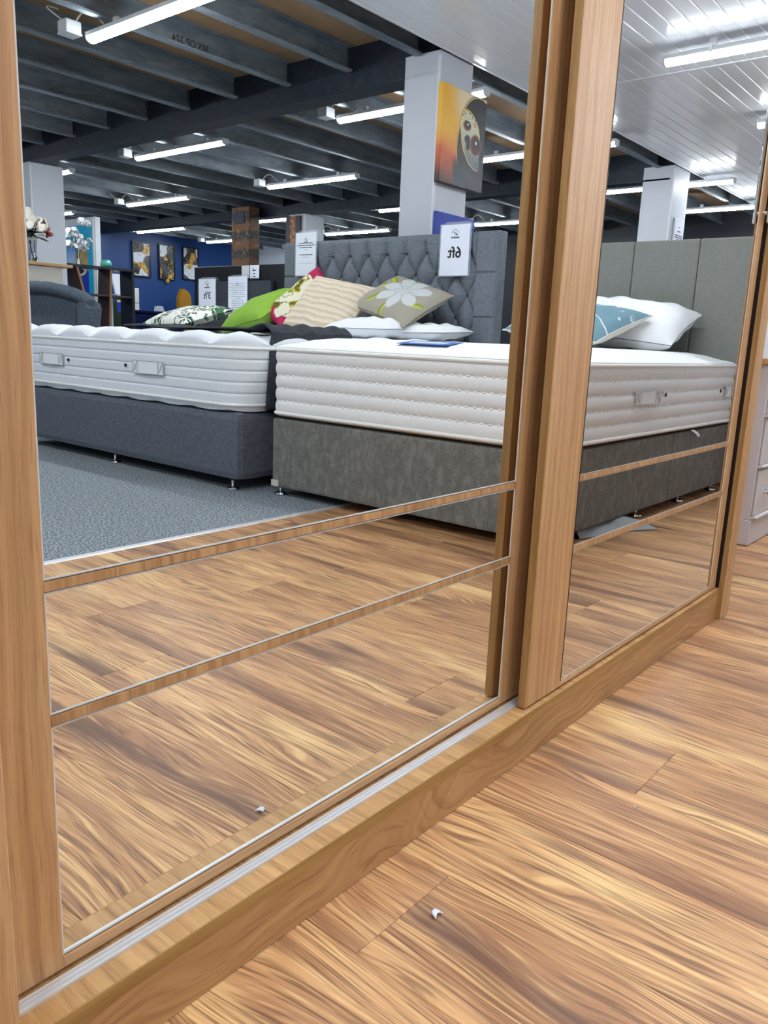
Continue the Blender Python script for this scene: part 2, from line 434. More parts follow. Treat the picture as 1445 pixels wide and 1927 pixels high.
for a, b in spans:
    me = None
    for k in range(18):
        yy = -2.85 - 0.6 * k
        if yy < YF + .1: break
        if me is None:
            o = MB().prism(joist_poly(), 'x', a, b).build('joist', 'joist', ceil); me = o.data; o.location.y = 0
            first = o; zc = o.location.z
        else:
            o = bpy.data.objects.new('joist', me); COL.objects.link(o); o.location = first.location.copy(); o.parent = ceil
            o.matrix_parent_inverse = first.matrix_parent_inverse.copy()
        o.location.y = yy + .0275 - ceil.location.y
        # bolted cleat where the joist meets the beam
        for xe, sg in ((a, 1), (b, -1)):
            if X0 + .1 < xe < X1 - .1:
                MB().box(min(xe, xe + sg * .06), max(xe, xe + sg * .06), yy - .006, yy - .001, 2.54, 2.655).build('cleat', 'beam', ceil)
        if k % 3 == 0 and (a == .77 or a == 4.62):
            for q in (2.575, 2.62):
                MB().lathe([(.009, -.004), (.009, .004)], 6, (b - .03, yy - .009, q), 'y').build('bolt', 'alu', ceil)
# stamped numbers on a joist web
text_mesh('305 OP 374', 0.060, 'black', ceil, (3.70, -4.0455, 2.535), (-1, 0, 0), (0, 0, 1), 'stamped_number')

# white cladding boards above the wardrobe
clad = struct(box('ceiling_cladding', 'pvc', None, X0, X1, -2.62, YB, CEIL + .012, CEIL + .02), 'white plastic boarded ceiling')
def clad_board(a, b):
    w = 0.05; t = .012
    pr = [(-w + .0005, t), (-w + .0005, .0045), (-w + .005, 0), (w - .006, 0), (w - .0035, .004), (w - .0005, .0045), (w - .0005, t)]
    return MB().prism(pr, 'x', a, b)
JX = 5.632
for a, b in ((X0 + .01, JX - .004), (JX + .004, X1 - .002)):
    me = None
    for k in range(32):
        yy = -2.57 + .1 * k
        if yy > YB - .03: break
        if me is None:
            o = clad_board(a, b).build('cladding_board', 'pvc', clad); me = o.data; lx, lz = o.location.x, o.location.z
            base = o
        else:
            o = bpy.data.objects.new('cladding_board', me); COL.objects.link(o); o.parent = clad
            o.location = base.location.copy()
        o.location.y = yy - clad.location.y
        o.location.z = CEIL + .006 - clad.location.z
box('joint_strip', 'plastic', clad, JX - .014, JX + .014, -2.62, YB, CEIL - .004, CEIL + .001)
box('edge_channel', 'alu', clad, X0, X1, -2.636, -2.621, CEIL - .008, CEIL + .03)

# ------------------------------------------------------------------ columns
def column(name, label, x0, x1, y0, y1, zt=2.52, z0=0.002):
    t = thing(name, label, 'column', ((x0 + x1) / 2, (y0 + y1) / 2, 0))
    box('boxing', 'col_white', t, x0, x1, y0, y1, z0, zt, bev=.003)
    box('corner_bead', 'wall_white', t, x0 - .003, x0 + .012, y1 - .012, y1 + .003, z0, zt - .03)
    return t
column('column', 'white boxed column behind the tufted headboard carrying a large canvas', 4.43, 4.80, -2.945, -2.66)
column('column', 'white boxed column with a framed notice behind the grey panelled headboard', 8.28, 8.70, -2.98, -2.66)
column('column', 'pale column behind the flower vase at the left', 4.43, 4.80, -8.26, -7.96, 2.384)
column('column', 'small distant column with a dark picture, far behind the tufted headboard', 8.28, 8.66, -8.09, -7.77, 2.384)

# ------------------------------------------------------------------ lamps
LZ = 2.405
def batten(label, x, y_start, length=1.42, box_=True, clad_=False):
    """strip lamp running along y from y_start towards the mirrors"""
    t = thing('led_batten', label, 'strip light', (x, y_start + length / 2, LZ + .1), 'strip lights on the ceiling')
    ya, yb = y_start, y_start + length
    arc = [(.036 * math.cos(a), .030 * math.sin(a)) for a in [PI + PI * i / 10 for i in range(11)]]
    arc = [(x + p, LZ + .034 + q) for p, q in arc]
    MB().prism(arc, 'y', ya + .012, yb - .012).build('diffuser', 'led', t)
    MB().box(x - .037, x + .037, ya + .010, yb - .010, LZ + .0345, LZ + .062, bev=.004).build('housing', 'plastic', t)
    for e0, e1 in ((ya, ya + .0115), (yb - .0115, yb)):
        MB().prism([(p[0] if abs(p[0] - x) > 1 else x + (p[0] - x) * 1.06, p[1] - .001) for p in arc] + [(x + .038, LZ + .06), (x - .038, LZ + .06)], 'y', e0, e1).build('end_cap', 'plastic', t)
    top = CEIL if clad_ else 2.503
    for q in (.2, .8):
        yy = ya + length * q
        MB().box(x - .012, x + .012, yy - .02, yy + .02, LZ + .0625, top - .001).build('bracket', 'alu', t)
        if clad_:
            MB().box(x - .042, x + .042, yy - .01, yy + .01, LZ + .028, LZ + .066).build('clip', 'alu', t)
    if box_:
        bx, by = x - .12, ya - .03
        MB().box(bx - .05, bx + .05, by - .05, by + .05, LZ + .035, LZ + .098, bev=.004).build('junction_box', 'plastic', t)
        MB().box(bx - .053, bx + .053, by - .053, by + .053, LZ + .022, LZ + .034, bev=.003).build('box_lid', 'plastic', t)
        pts = []
        for i in range(13):
            u = i / 12
            pts.append((bx + .02 + (x - bx - .02) * u, by + .02 + .16 * u, LZ + .085 + .09 * math.sin(PI * u) * (1 - .4 * u)))
        MB().tube(pts, .005, 6).build('cable', 'cable', t)
        pts = [(bx - .1 * math.sin(PI * u), by - .02 - .10 * u, LZ + .09 + .10 * u + .02 * math.sin(PI * u)) for u in [i / 10 for i in range(11)]]
        MB().tube(pts, .005, 6).build('cable', 'cable', t)
    return t
LX = [2.93, 5.09, 6.86, 8.80, 10.40]
batten('lit strip light largest at the top left of the mirror with a grey junction box', 2.93, -4.21)
batten('lit strip light beyond the main beam in the row of the white column, left one', 5.09, -7.0)
batten('lit strip light passing behind the white column with the canvas', 5.09, -4.15)
batten('lit strip light appearing just right of the pale column behind the flower vase', 5.09, -9.7)
batten('lit strip light under white boards at the top right of the right mirror', 5.15, -1.57, box_=False, clad_=True)
batten('lit strip light left of centre just above the blue wall pictures, near one', 6.86, -9.92)
batten('lit strip light left of the white column above the brown patterned post', 6.86, -6.95)
batten('lit strip light right of the canvas ending at the wardrobe stile', 6.86, -4.05)
batten('lit strip light low over the cyan poster panel', 6.88, -12.85)
batten('second strip light under the white boards, at the right edge of the right mirror', 6.86, -1.5, box_=False, clad_=True)
batten('lit strip light right above the three abstract pictures', 8.80, -12.62)
batten('lit strip light crossing behind the brown patterned post and ending at the dark picture', 8.80, -9.5)
batten('short glimpsed strip light left of the white column above the tufted headboard', 8.80, -6.85)
batten('lit strip light left of the second white column in the right mirror', 8.88, -3.68)
batten('far strip light left of the brown patterned post over the black headboard', 10.35, -12.6)
batten('far strip light directly above the tufted headboard rim', 10.38, -9.38)
batten('far strip light behind the plain right end of the tufted headboard', 10.45, -6.37)
batten('far strip light right of the second white column in the right mirror', 10.5, -3.42, box_=False)
# extra unseen lamps, added to light the hall and floor beyond the visible rows
for i, (lx, ly, lc) in enumerate(((2.93, -1.55, True), (0.95, -1.55, True), (0.95, -4.21, False), (-1.1, -1.55, True), (-1.1, -4.21, False),
                                  (2.93, -7.0, False), (0.95, -7.0, False), (8.8, -1.5, True), (2.93, -9.8, False), (4.7, -12.6, False))):
    t = batten('unseen lit strip light added to the near hall rows', lx, ly, box_=False, clad_=lc)
    t['label'] = 'unseen strip light added to light the hall, outside both mirrors'

# ================================================================== WARDROBE
wd = thing('sliding_wardrobe', 'oak wardrobe with two sliding mirror doors on a low plinth', 'wardrobe', (1.23, 0.25, 0))
WT = 2.12
PF, PT = -0.0524, 0.0886
JF = -0.0726
box('plinth', 'oak_x_strong', wd, .257, 2.2125, PF + .0012, PF + .018, 0.001, PT - .0175)
box('base_board', 'oak_y', wd, .257, 2.2125, PF + .0016, .56, PT - .0172, PT)
box('edge_band', oak('oak_band_along_x', 0, (176, 136, 80), (152, 112, 58), (112, 78, 36), .7), wd, .257, 2.2125, PF, PF + .0014, PT - .0172, PT - .0002)
for a, b, jf in ((.195, .2568, JF), (2.2132, 2.274, -.0635)):
    box('jamb', 'oak_z', wd, a, b, jf, .56, .001, WT, bev=.0012)
    box('jamb_edge', 'oak_edge', wd, *((b + .00005, b + .0006) if a < 1 else (a - .0006, a - .00005)), jf + .002, -.053 if a < 1 else -.030, .001, WT)
box('top_board', 'oak_x', wd, .195, 2.274, JF, .56, WT + .0005, WT + .02)
box('top_fascia', 'oak_x', wd, .257, 2.2125, PF, PF + .018, 2.03, WT)
box('back_panel', 'console', wd, .257, 2.2125, .552, .56, PT, WT)
box('gap_shade_strip', plain('dark_gap_shade', (30, 16, 12), .95), wd, 2.2116, 2.2125, -.0485, -.0270, PT + .001, WT - .1)  # dark strip painting the shade in the gap between door stile and jamb
# floor tracks
trk = MB()
for k, (a, b, h) in enumerate(((-.0222, -.0190, .0036), (-.0165, -.0128, .0042), (-.0103, -.0071, .0036))):
    trk.box(.257, 2.2005, a, b, PT + .001, PT + h)
trk.box(.257, 2.2005, -.0222, -.0071, PT + .0001, PT + .0012)
trk.build('floor_track', 'alu', wd)
box('floor_track', 'alu', wd, .257, 2.2005, .004, .016, PT + .0001, PT + .003)

def door(x0, x1, px0, px1, yf, ym, yb, zb, zpb, handle):
    d = bpy.data.objects.new('sliding_door', None); COL.objects.link(d); d.location = ((x0 + x1) / 2, (yf + yb) / 2, zb); attach(d, wd)
    ztop, zpt = 2.06, 1.98
    box('stile', 'oak_z', d, x0, px0, yf, yb, zb, ztop, bev=.0006)
    box('stile', 'oak_z', d, px1, x1, yf, yb, zb, ztop, bev=.0006)
    for xe in ((x0 - .0006, x0 - .00005),):
        box('edge_band', 'oak_edge', d, xe[0], xe[1], yf + .001, yb - .001, zb, ztop)
    box('rail', 'oak_x', d, px0, px1, yf, yb, zb, zpb - .002, bev=.0005)
    box('rail', 'oak_x', d, px0, px1, yf, yb, zpt + .002, ztop, bev=.0005)
    bars = [(.354, .366), (.485, .4965)]
    for a, b in bars:
        bo = MB().box(px0, px1, yf, ym + .004, a + .0012, b - .0012).build('glazing_bar', oak_bar, d)
    zs = [zpb, bars[0][0], bars[0][1], bars[1][0], bars[1][1], zpt]
    box('door_core', 'console', d, px0, px1, ym + .0042, yb, zpb, zpt)
    for k in range(3):
        a, b = zs[2 * k], zs[2 * k + 1]
        e = .0018 if not handle else .0007
        box('mirror_pane', 'mirror', d, px0 + e, px1 - e, ym, ym + .004, a + e, b - e)
        fr = MB()
        fr.box(px0, px0 + e * .95, ym - .0006, ym + .0039, a, b).box(px1 - e * .95, px1, ym - .0006, ym + .0039, a, b)
        fr.box(px0 + e, px1 - e, ym - .0006, ym + .0039, a, a + e * .95).box(px0 + e, px1 - e, ym - .0006, ym + .0039, b - e * .95, b)
        fr.build('pane_edge', 'edge_grey' if not handle else 'black_gap' if k == 9 else 'edge_grey', d)
    if handle:
        hx0, hx1 = px1 + .021, px1 + .037
        hb = MB().box(hx0, hx1, yf - .0185, yf - .0095, 1.035, 1.30, bev=.003).build('pull_handle', 'chrome', d, smooth=True)
        for hz in (1.06, 1.275):
            MB().lathe([(.005, yf - .0094), (.005, yf - .0001)], 12, ((hx0 + hx1) / 2, 0, hz), 'y').build('handle_post', 'chrome', hb, smooth=True)
    return d
oak_bar = oak('oak_bar_crossgrain', 2, (200, 158, 112), (168, 124, 82), (112, 76, 46), 1.0)
door(.262, 1.281, .3335, 1.152, -.0022, 0.0, .016, PT + .0052, .108, False)
dr = door(1.172, 2.1985, 1.303, 2.156, -.0423, -.0402, -.0268, PT + .0044, .1035, True)
# dark rubber line beside the left edge of the front mirror
box('gasket', 'black_gap', dr, 1.3005, 1.3029, -.0428, -.0412, .1035, 1.98)

# ================================================================== CHEST OF DRAWERS beside the wardrobe
ch = thing('chest_of_drawers', 'pale mauve chest of drawers with oak top and chrome knobs beside the wardrobe', 'chest of drawers', (3.58, .36, 0))
cx0, cx1, cy0, cy1 = 3.178, 3.98, .142, .58
box('body', 'mauve', ch, cx0, cx1, cy0, cy1, .10, .685, bev=.002)
box('plinth', 'mauve', ch, cx0 - .004, cx1 + .004, cy0 - .006, cy1, .002, .0995, bev=.002)
box('top', 'oak_top', ch, cx0 - .02, cx1 + .02, cy0 - .02, cy1, .6855, .705, bev=.002)
for a, b in ((.104, .295), (.301, .487), (.493, .681)):
    d = box('drawer', 'mauve', ch, cx0 + .012, cx1 - .012, cy0 - .010, cy0 - .0005, a + .012, b - .004, bev=.003)
    MB().prism([(cy0 - .022, a + .004), (cy0 - .0008, a), (cy0 - .0008, a + .011), (cy0 - .013, a + .0115), (cy0 - .02, a + .009)], 'x', cx0 + .004, cx1 - .004).build('moulding', 'mauve', d)
    for kx in (3.285, 3.87):
        kz = (a + b) / 2
        kb = MB().lathe([(.013, 0), (.013, -.004), (.007, -.006), (.007, -.014), (.013, -.017), (.0195, -.023), (.0195, -.029), (.014, -.035), (.004, -.037)], 18, (kx, cy0 - .0101, kz), 'y').build('knob', 'chrome', d, smooth=True)

# ================================================================== BEDS
def ring_pts(x0, x1, y0, y1, r, step=.013, nc=8):
    """rounded rectangle with point count independent of inset: list of (x, y, s)"""
    def pts(d):
        X0_, X1_, Y0_, Y1_ = x0 + d, x1 - d, y0 + d, y1 - d; rr = max(r - d, .004 + .02 * 0)
        P = []
        nx, ny = int((x1 - x0) / step), int((y1 - y0) / step)
        def edge(a, b, n):
            for i in range(n): u = i / n; P.append((a[0] + (b[0] - a[0]) * u, a[1] + (b[1] - a[1]) * u))
        def arc(cx, cy, a0):
            for i in range(nc): a = a0 + PI / 2 * i / nc; P.append((cx + rr * math.cos(a), cy + rr * math.sin(a)))
        edge((X0_ + rr, Y0_), (X1_ - rr, Y0_), nx); arc(X1_ - rr, Y0_ + rr, -PI / 2)
        edge((X1_, Y0_ + rr), (X1_, Y1_ - rr), ny); arc(X1_ - rr, Y1_ - rr, 0)
        edge((X1_ - rr, Y1_), (X0_ + rr, Y1_), nx); arc(X0_ + rr, Y1_ - rr, PI / 2)
        edge((X0_, Y1_ - rr), (X0_, Y0_ + rr), ny); arc(X0_ + rr, Y0_ + rr, PI)
        return P
    return pts
def mattress(parent, x0, x1, y0, y1, z0, zs0, zs1, ztop, r, ribs, style, mat):
    P = ring_pts(x0, x1, y0, y1, r); base = P(0); n = len(base)
    s = [0.0]
    for i in range(1, n): s.append(s[-1] + math.dist(base[i], base[i - 1]))
    scal = style == 'puff'
    def ring(d, z, fd=None, fz=None):
        q = P(d); out = []
        for i in range(n):
            px, py = q[i]; zz = z
            if fd:
                k = fd(s[i]); nx, ny = q[i][0] - (x0 + x1) / 2, 0
                a, b = base[i - 1], base[(i + 1) % n]; tx, ty = b[0] - a[0], b[1] - a[1]; l = math.hypot(tx, ty) or 1
                px += ty / l * k; py -= tx / l * k
            if fz: zz += fz(s[i])
            out.append((px, py, zz))
        return out
    def loft(rings, name, m, cap_lo=False, cap_hi=False):
        mb = MB(); vs = [p for R_ in rings for p in R_]; fs = []
        for j in range(len(rings) - 1):
            for i in range(n): fs.append((j * n + i, j * n + (i + 1) % n, (j + 1) * n + (i + 1) % n, (j + 1) * n + i))
        if cap_lo: fs.append(tuple(range(n))[::-1])
        if cap_hi: fs.append(tuple(range((len(rings) - 1) * n, len(rings) * n)))
        return mb.add(vs, fs).build(name, m, parent, smooth=True)
    sc = (lambda a: (lambda t: a * abs(math.sin(PI * t / .34)) ** .6)) if scal else (lambda a: None)
    # border with horizontal quilting
    rg = []; nr = ribs * 10
    for j in range(nr + 1):
        t = j / nr; z = zs0 + (zs1 - zs0) * t
        ph = abs(math.sin(PI * ribs * t)); d = (.006 - .0085 * ph ** .7) if style == 'stitch' else (.004 - .0055 * min(1, ph * 2.2) ** .6)
        rg.append(ring(d, z, (lambda t: -.003 * (abs(math.sin(PI * t / .16)) < .06)) if scal else None))
    loft(rg, 'border', mat)
    if style == 'stitch':
        sb = MB(); stp = .036; L_ = s[-1]
        for j in range(1, ribs):
            z = zs0 + (zs1 - zs0) * j / ribs; q0 = P(.0035); i = 0
            for k in range(int(L_ / stp)):
                while i < n - 2 and s[i] < k * stp: i += 1
                a, b = q0[i], q0[i + 1]; l = math.dist(a, b) or 1
                tx, ty = (b[0] - a[0]) / l, (b[1] - a[1]) / l
                c = (a[0], a[1], z); h, w, o_ = .0052, .0095, .0048
                sb.add([(c[0] - tx * w, c[1] - ty * w, z), (c[0] + tx * w, c[1] + ty * w, z), (c[0], c[1], z - h), (c[0], c[1], z + h), (c[0] + ty * o_, c[1] - tx * o_, z)],
                       [(0, 2, 4), (2, 1, 4), (1, 3, 4), (3, 0, 4), (0, 3, 1, 2)])
        so = sb.build('stitching', 'piping', parent, smooth=True); so['kind'] = 'stuff'
    # piped edges
    for z in (zs0, zs1):
        MB().tube([(p[0], p[1], z) for p in P(-.001)], .0075, 8, closed=True).build('piping', 'piping', parent, smooth=True)
    dz = ztop - zs1
    crown = [ring(.004, zs1 + .002), ring(.001, zs1 + .18 * dz, None, sc(.018)), ring(.012, zs1 + .26 * dz, None, sc(.036)), ring(.04, zs1 + .36 * dz, None, sc(.048)), ring(.08, zs1 + .48 * dz, None, sc(.044)),
             ring(.13, zs1 + .74 * dz, None, sc(.008)), ring(.2, zs1 + .92 * dz), ring(.32, zs1 + .98 * dz), ring(.45, ztop)]
    loft(crown, 'top_panel', mat, cap_hi=True)
    db = zs0 - z0
    under = [ring(.10, z0), ring(.03, z0 + .02 * db), ring(.008, z0 + .30 * db, None, (lambda t: -.010 * abs(math.sin(PI * t / .27)) ** .7) if scal else None), ring(.001, z0 + .7 * db), ring(.004, zs0 - .002)]
    loft(under, 'underside', 'ticking_l' if scal else 'beige', cap_lo=True)
def mat_handle(parent, c, axis, w=.21, h=.052):
    """sewn webbing handle with crossed ends; axis 'x' or 'y' = direction it runs, facing out to -x or +y"""
    m = MB(); t = .0035
    def P3(u, v, o): return (c[0] - o, c[1] + u, c[2] + v) if axis == 'y' else (c[0] + u, c[1] + o, c[2] + v)
    m.grid(lambda a, b: P3((a - .5) * w, (b - .5) * h, .003 + .007 * math.sin(PI * a) ** 2), 12, 4)
    o = m.build('handle', 'cotton', parent, smooth=True)
    e = MB()
    hw, hh = w / 2, h / 2
    for (u0, v0, u1, v1) in ((-hw, -hh, hw, -hh), (-hw, hh, hw, hh), (-hw, -hh, -hw, hh), (hw, -hh, hw, hh), (-hw, -hh, -hw + .045, hh), (-hw, hh, -hw + .045, -hh), (hw, -hh, hw - .045, hh), (hw, hh, hw - .045, -hh), (-hw + .045, -hh, -hw + .045, hh), (hw - .045, -hh, hw - .045, hh)):
        e.tube([P3(u0, v0, .005), P3((u0 + u1) / 2, (v0 + v1) / 2, .011 if abs(u1 - u0) > .1 else .007), P3(u1, v1, .005)], .002, 5)
    e.build('handle_stitching', 'stitch_grey', o)
def vent(parent, c, axis):
    m = MB().lathe([(.009, 0), (.009, .004), (.005, .004), (.004, .001)], 12, c, 'x' if axis == 'y' else 'y')
    m.build('air_vent', 'black', parent)
def glide(parent, x, y, z):
    MB().lathe([(.026, 0.0), (.03, .004), (.028, .010), (.012, .016), (.008, .022), (.008, z - .004), (.014, z - .002)], 18, (x, y, .0025)).build('glide', 'chrome', parent, smooth=True)

# --- right bed: crushed grey divan, side towards the wardrobe
bx0, bx1, by0, by1 = 2.44, 4.40, -2.018, -.69
db = thing('divan_base', 'crushed grey velvet divan base with its side towards the mirrors', 'divan base', ((bx0 + bx1) / 2, (by0 + by1) / 2, 0))
SX = 3.605
b1 = box('divan_half', 'velvet', db, bx0 + .006, SX - .001, by0 + .006, by1 - .006, .042, .354, bev=.012)
b2 = box('divan_half', 'velvet', db, SX + .001, bx1 - .006, by0 + .006, by1 - .006, .042, .354, bev=.012)
box('top_fabric', 'grey_dark', db, bx0 + .03, bx1 - .03, by0 + .03, by1 - .03, .3545, .359)
box('corner_plate', 'console', b1, bx0 + .003, bx0 + .02, by0 + .004, by0 + .05, .044, .072)
for gx in (bx0 + .035, 3.35, 3.86, bx1 - .06):
    for gy in (by0 + .035, by1 - .05): glide(db, gx, gy, .038)
mr_ = thing('mattress', 'white ribbed mattress with beige underside on the crushed grey base', 'mattress', ((bx0 + bx1) / 2, (by0 + by1) / 2, .36))
mattress(mr_, bx0, bx1, by0, by1, .3605, .378, .656, .718, .055, 5, 'stitch', 'ticking')
mat_handle(mr_, (3.21, by1 + .006, .53), 'x', .25); vent(mr_, (3.40, by1 + .008, .535), 'x')
mat_handle(mr_, (4.26, by1 + .006, .53), 'x', .12); vent(mr_, (4.13, by1 + .008, .535), 'x')
# woven label on the top, and care label at the side
lb = MB(); LBX, LBY = 2.60, -1.27
lb.box(LBX - .055, LBX + .055, LBY - .125, LBY + .125, 0, .002); lo = lb.build('brand_patch', 'logo_blue', mr_)
lo.rotation_euler = (0, math.radians(-7), 0); lo.location.z += 0
lo.matrix_basis = Matrix.Translation((lo.location.x, lo.location.y, .7105 - .36)) @ Matrix.Rotation(math.radians(-6.5), 4, 'Y')
for k in range(5):
    d_ = MB().prism([(-.030, -.010), (.016, -.016), (.030, .008), (-.016, .015)], 'z', .0021, .0028).build('patch_lettering', 'paper', None)
    d_.location = (0, -.072 + .036 * k, .0024 - .001); d_.parent = lo
tg = MB().grid(lambda u, v: (3.80 + .04 * (u - .5) + .05 * v, by1 + .004 + .02 * math.sin(v * 2.0), .362 - .035 * v), 4, 6).build('care_label', 'paper', mr_)
# loose lining hanging under the near side
def lining(u, v):
    tip = max(0, (u - .55) / .45)
    xx = 2.76 + .36 * u + .05 * tip * v
    yy = by1 - .05 + v * (.125 * (.25 + .75 * u) + .05 * tip * tip)
    zz = .004 + .036 * (1 - v) ** 1.5 + (.022 * abs(math.sin(7 * u + 1.5)) + .016 * tip) * v * (1 - v) * 2.2
    if u > .93: yy -= (1 - v) * .0
    return (xx, yy, zz)
ln = MB().grid(lining, 40, 10).build('hanging_lining', 'cloth_grey', None, smooth=True)
ln.parent = db; ln.location = ln.location - db.location

# panelled headboard
hp = thing('panelled_headboard', 'tall grey velvet headboard with plain upright panels', 'headboard', (4.45, -1.19, 0))
edges = [-.51, -.609, -.967, -1.325, -1.683, -1.87]
for a, b in zip(edges[1:], edges): box('panel', 'velvet_panel', hp, 4.413, 4.47, a + .0008, b - .0008, .12, 1.300, bev=.010)
box('back_board', 'grey_dark', hp, 4.471, 4.49, -1.87, -.51, .05, 1.29)
for yy in (-.75, -1.6): box('strut', 'deck', hp, 4.491, 4.51, yy - .03, yy + .03, .003, .9)

# --- left bed: slate divan
lx0, lx1, ly0, ly1 = 2.335, 4.222, -4.24, -2.125
dl = thing('divan_base', 'slate grey woven divan base on the carpet with chrome glides', 'divan base', ((lx0 + lx1) / 2, (ly0 + ly1) / 2, 0))
mid = (ly0 + ly1) / 2
box('divan_half', 'slate', dl, lx0 + .008, 3.29, ly0 + .008, ly1 - .008, .052, .366, bev=.035)
box('divan_half', 'slate', dl, 3.292, lx1 - .008, ly0 + .008, ly1 - .008, .052, .366, bev=.012)
for gx in (lx0 + .045, 3.2, 3.4, lx1 - .06):
    for gy in (-2.206, -3.19, -4.15): glide(dl, gx, gy, .048)
ml = thing('mattress', 'white quilted pillow-top mattress on the slate grey base', 'mattress', ((lx0 + lx1) / 2, (ly0 + ly1) / 2, .37))
mattress(ml, lx0, lx1, ly0, ly1, .369, .398, .652, .715, .13, 5, 'puff', 'ticking_l')
mat_handle(ml, (lx0 - .006, -2.79, .535), 'y', .26, .062); vent(ml, (lx0 - .008, -2.99, .535), 'y')
mat_handle(ml, (lx0 - .006, -3.73, .535), 'y', .26, .062); vent(ml, (lx0 - .008, -3.55, .535), 'y')

# tufted headboard
ht = thing('tufted_headboard', 'grey deep-buttoned headboard with two hanging signs', 'headboard', (4.31, -2.95, 0))
HY0, HY1, HZ0, HZ1, HF = -3.90, -2.03, .30, 1.383, 4.285
BY, BZ = .1655, .1335
by_ref, rows = -2.904, [1.272 - BZ * k for k in range(5)]
YL, YR = -3.66, -2.18
def tuft(y, z):
    top = rows[0]
    a = (y - by_ref) / (BY / 2)
    if y > YR or y < YL:
        t = (top - z) / BZ
        h = .030 if z > top else .030 * (1 - .4 * math.exp(-((t - round(t)) * BZ / .006) ** 2) if round(t) in (1, 3) else 1)
        e = min(abs(y - (YR if y > YR else YL)) / .05, 1)
        return h
    if z >= top:
        q = abs(math.sin(PI * a / 2)); k = min(1, (z - top) / .07); return .002 + .018 * k + (.044 - .018 * k) * q ** .5
    b = (top - z) / BZ
    p, q = (a + b) / 2, (a - b) / 2
    return .001 + .048 * (abs(math.sin(PI * p)) * abs(math.sin(PI * q))) ** .46
def tuft_pt(u, v):
    y = HY1 + (HY0 - HY1) * u; z = HZ0 + (HZ1 - HZ0) * v
    e = min((HZ1 - z) / .04, 1, (y - HY0) / .03, (HY1 - y) / .03); e = max(0, e)
    h = tuft(y, z) * (1 - (1 - e) ** 2 * .9)
    return (HF - h, y, z)
MB().grid(tuft_pt, 320, 190).build('tufted_front', 'grey_tweed', ht, smooth=True)
box('back_frame', 'grey_tweed', ht, HF + .0005, HF + .075, HY0, HY1, .10, HZ1, bev=.006)
MB().tube([(HF - .012, HY1 - .035, HZ0), (HF - .012, HY1 - .035, HZ1 - .012)], .006, 8).build('piping', 'grey_tweed', ht)
for k, z in enumerate(rows):
    off = 0 if k % 2 == 0 else .5
    for j in range(-6, 7):
        y = by_ref + (j + off) * BY
        if YL - .01 < y < YR + .01:
            MB().lathe([(.013, .0), (.012, -.004), (.007, -.008), (.001, -.009)], 10, (HF - .004, y, z), 'x').build('button', 'grey_dark', ht, smooth=True)

# ------------------------------------------------------------------ hanging signs
def house_logo(parent, x, yc, z, s=1.0):
    """roof outline with a small leaf mark over two caption lines; sign faces -x"""
    m = MB(); w, t = .032 * s, .0022 * s
    for sg in (-1, 1):
        m.prism([(yc + sg * w, z), (yc + sg * w, z - t * 1.4), (yc, z + .024 * s - t * 1.4), (yc, z + .024 * s)], 'x', x - .0006, x)
    m.prism([(yc - .004 * s, z - .008 * s), (yc - .012 * s, z - .002 * s), (yc - .010 * s, z + .008 * s), (yc - .003 * s, z + .002 * s)], 'x', x - .0006, x)
    m.build('logo', 'ink', parent)
    m = MB()
    m.prism([(yc + .024 * s, z - .016 * s), (yc + .002 * s, z + .003 * s), (yc + .002 * s, z - .016 * s)], 'x', x - .0006, x)
    m.box(x - .0006, x, yc - .03 * s, yc + .03 * s, z - .024 * s, z - .0215 * s)
    m.build('logo', 'ink_grey', parent)
    MB().box(x - .0006, x, yc - .033 * s, yc + .033 * s, z - .034 * s, z - .028 * s).build('logo', 'ink', parent)
def sign(label, x, y0, y1, z0, z1, txt=None, lines=(), logo=1.0, tsize=.08, strap=True):
    t = thing('hanging_sign', label, 'sign', (x, (y0 + y1) / 2, z0))
    box('sleeve', 'acrylic', t, x, x + .004, y0, y1, z0, z1)
    box('sheet', 'paper', t, x - .0012, x - .0004, y0 + .010, y1 - .010, z0 + .006, z1 - .006)
    if strap:
        MB().grid(lambda u, v: (x + .006 + .07 * v, y0 + (y1 - y0) * (.1 + .8 * u), z1 - .002 + .03 * math.sin(PI * v) - .02 * v), 6, 8).build('hook_strap', 'acrylic', t)
    yc = (y0 + y1) / 2; h = z1 - z0; xs = x - .0014
    if logo: house_logo(t, xs, yc, z1 - .17 * h, logo)
    if txt:
        o = text_mesh(txt, tsize, 'ink', t, (xs - .0006, 0, 0), (0, -1, 0), (0, 0, 1), off=.0015)
        ws = [v.co.x for v in o.data.vertices]; hs = [v.co.y for v in o.data.vertices]
        mid_ = (min(ws) + max(ws)) / 2
        o.matrix_basis = Matrix.Translation(Vector((0, yc + mid_, z0 + .36 * h))) @ o.matrix_basis
    rr = random.Random(int(y0 * 1000))
    for zz, ww, hh, mat in lines:
        m = MB(); zc = z0 + zz * h; u = -ww / 2
        W_ = (y1 - y0)
        while u < ww / 2:                      # words too small to read
            l = min(rr.uniform(.05, .16), ww / 2 - u)
            m.box(xs - .0006, xs, yc - (u + l) * W_, yc - u * W_, zc, zc + hh * h); u += l + .025
        m.build('print_line', mat, t)
    return t
sign('white sign reading 6ft hung on the tufted headboard', 4.222, -2.438, -2.203, 1.115, 1.428, '6ft', (), .95, .094)
sign('white printed notice hung at the far end of the tufted headboard', 4.222, -3.735, -3.512, 1.137, 1.443, None,
     [(.74, .62, .016, 'ink'), (.69, .8, .018, 'ink'), (.64, .58, .018, 'ink'), (.595, .2, .008, 'ink_grey'), (.48, .62, .018, 'ink'), (.43, .28, .008, 'ink_grey'), (.29, .7, .005, 'ink_grey')], .62)

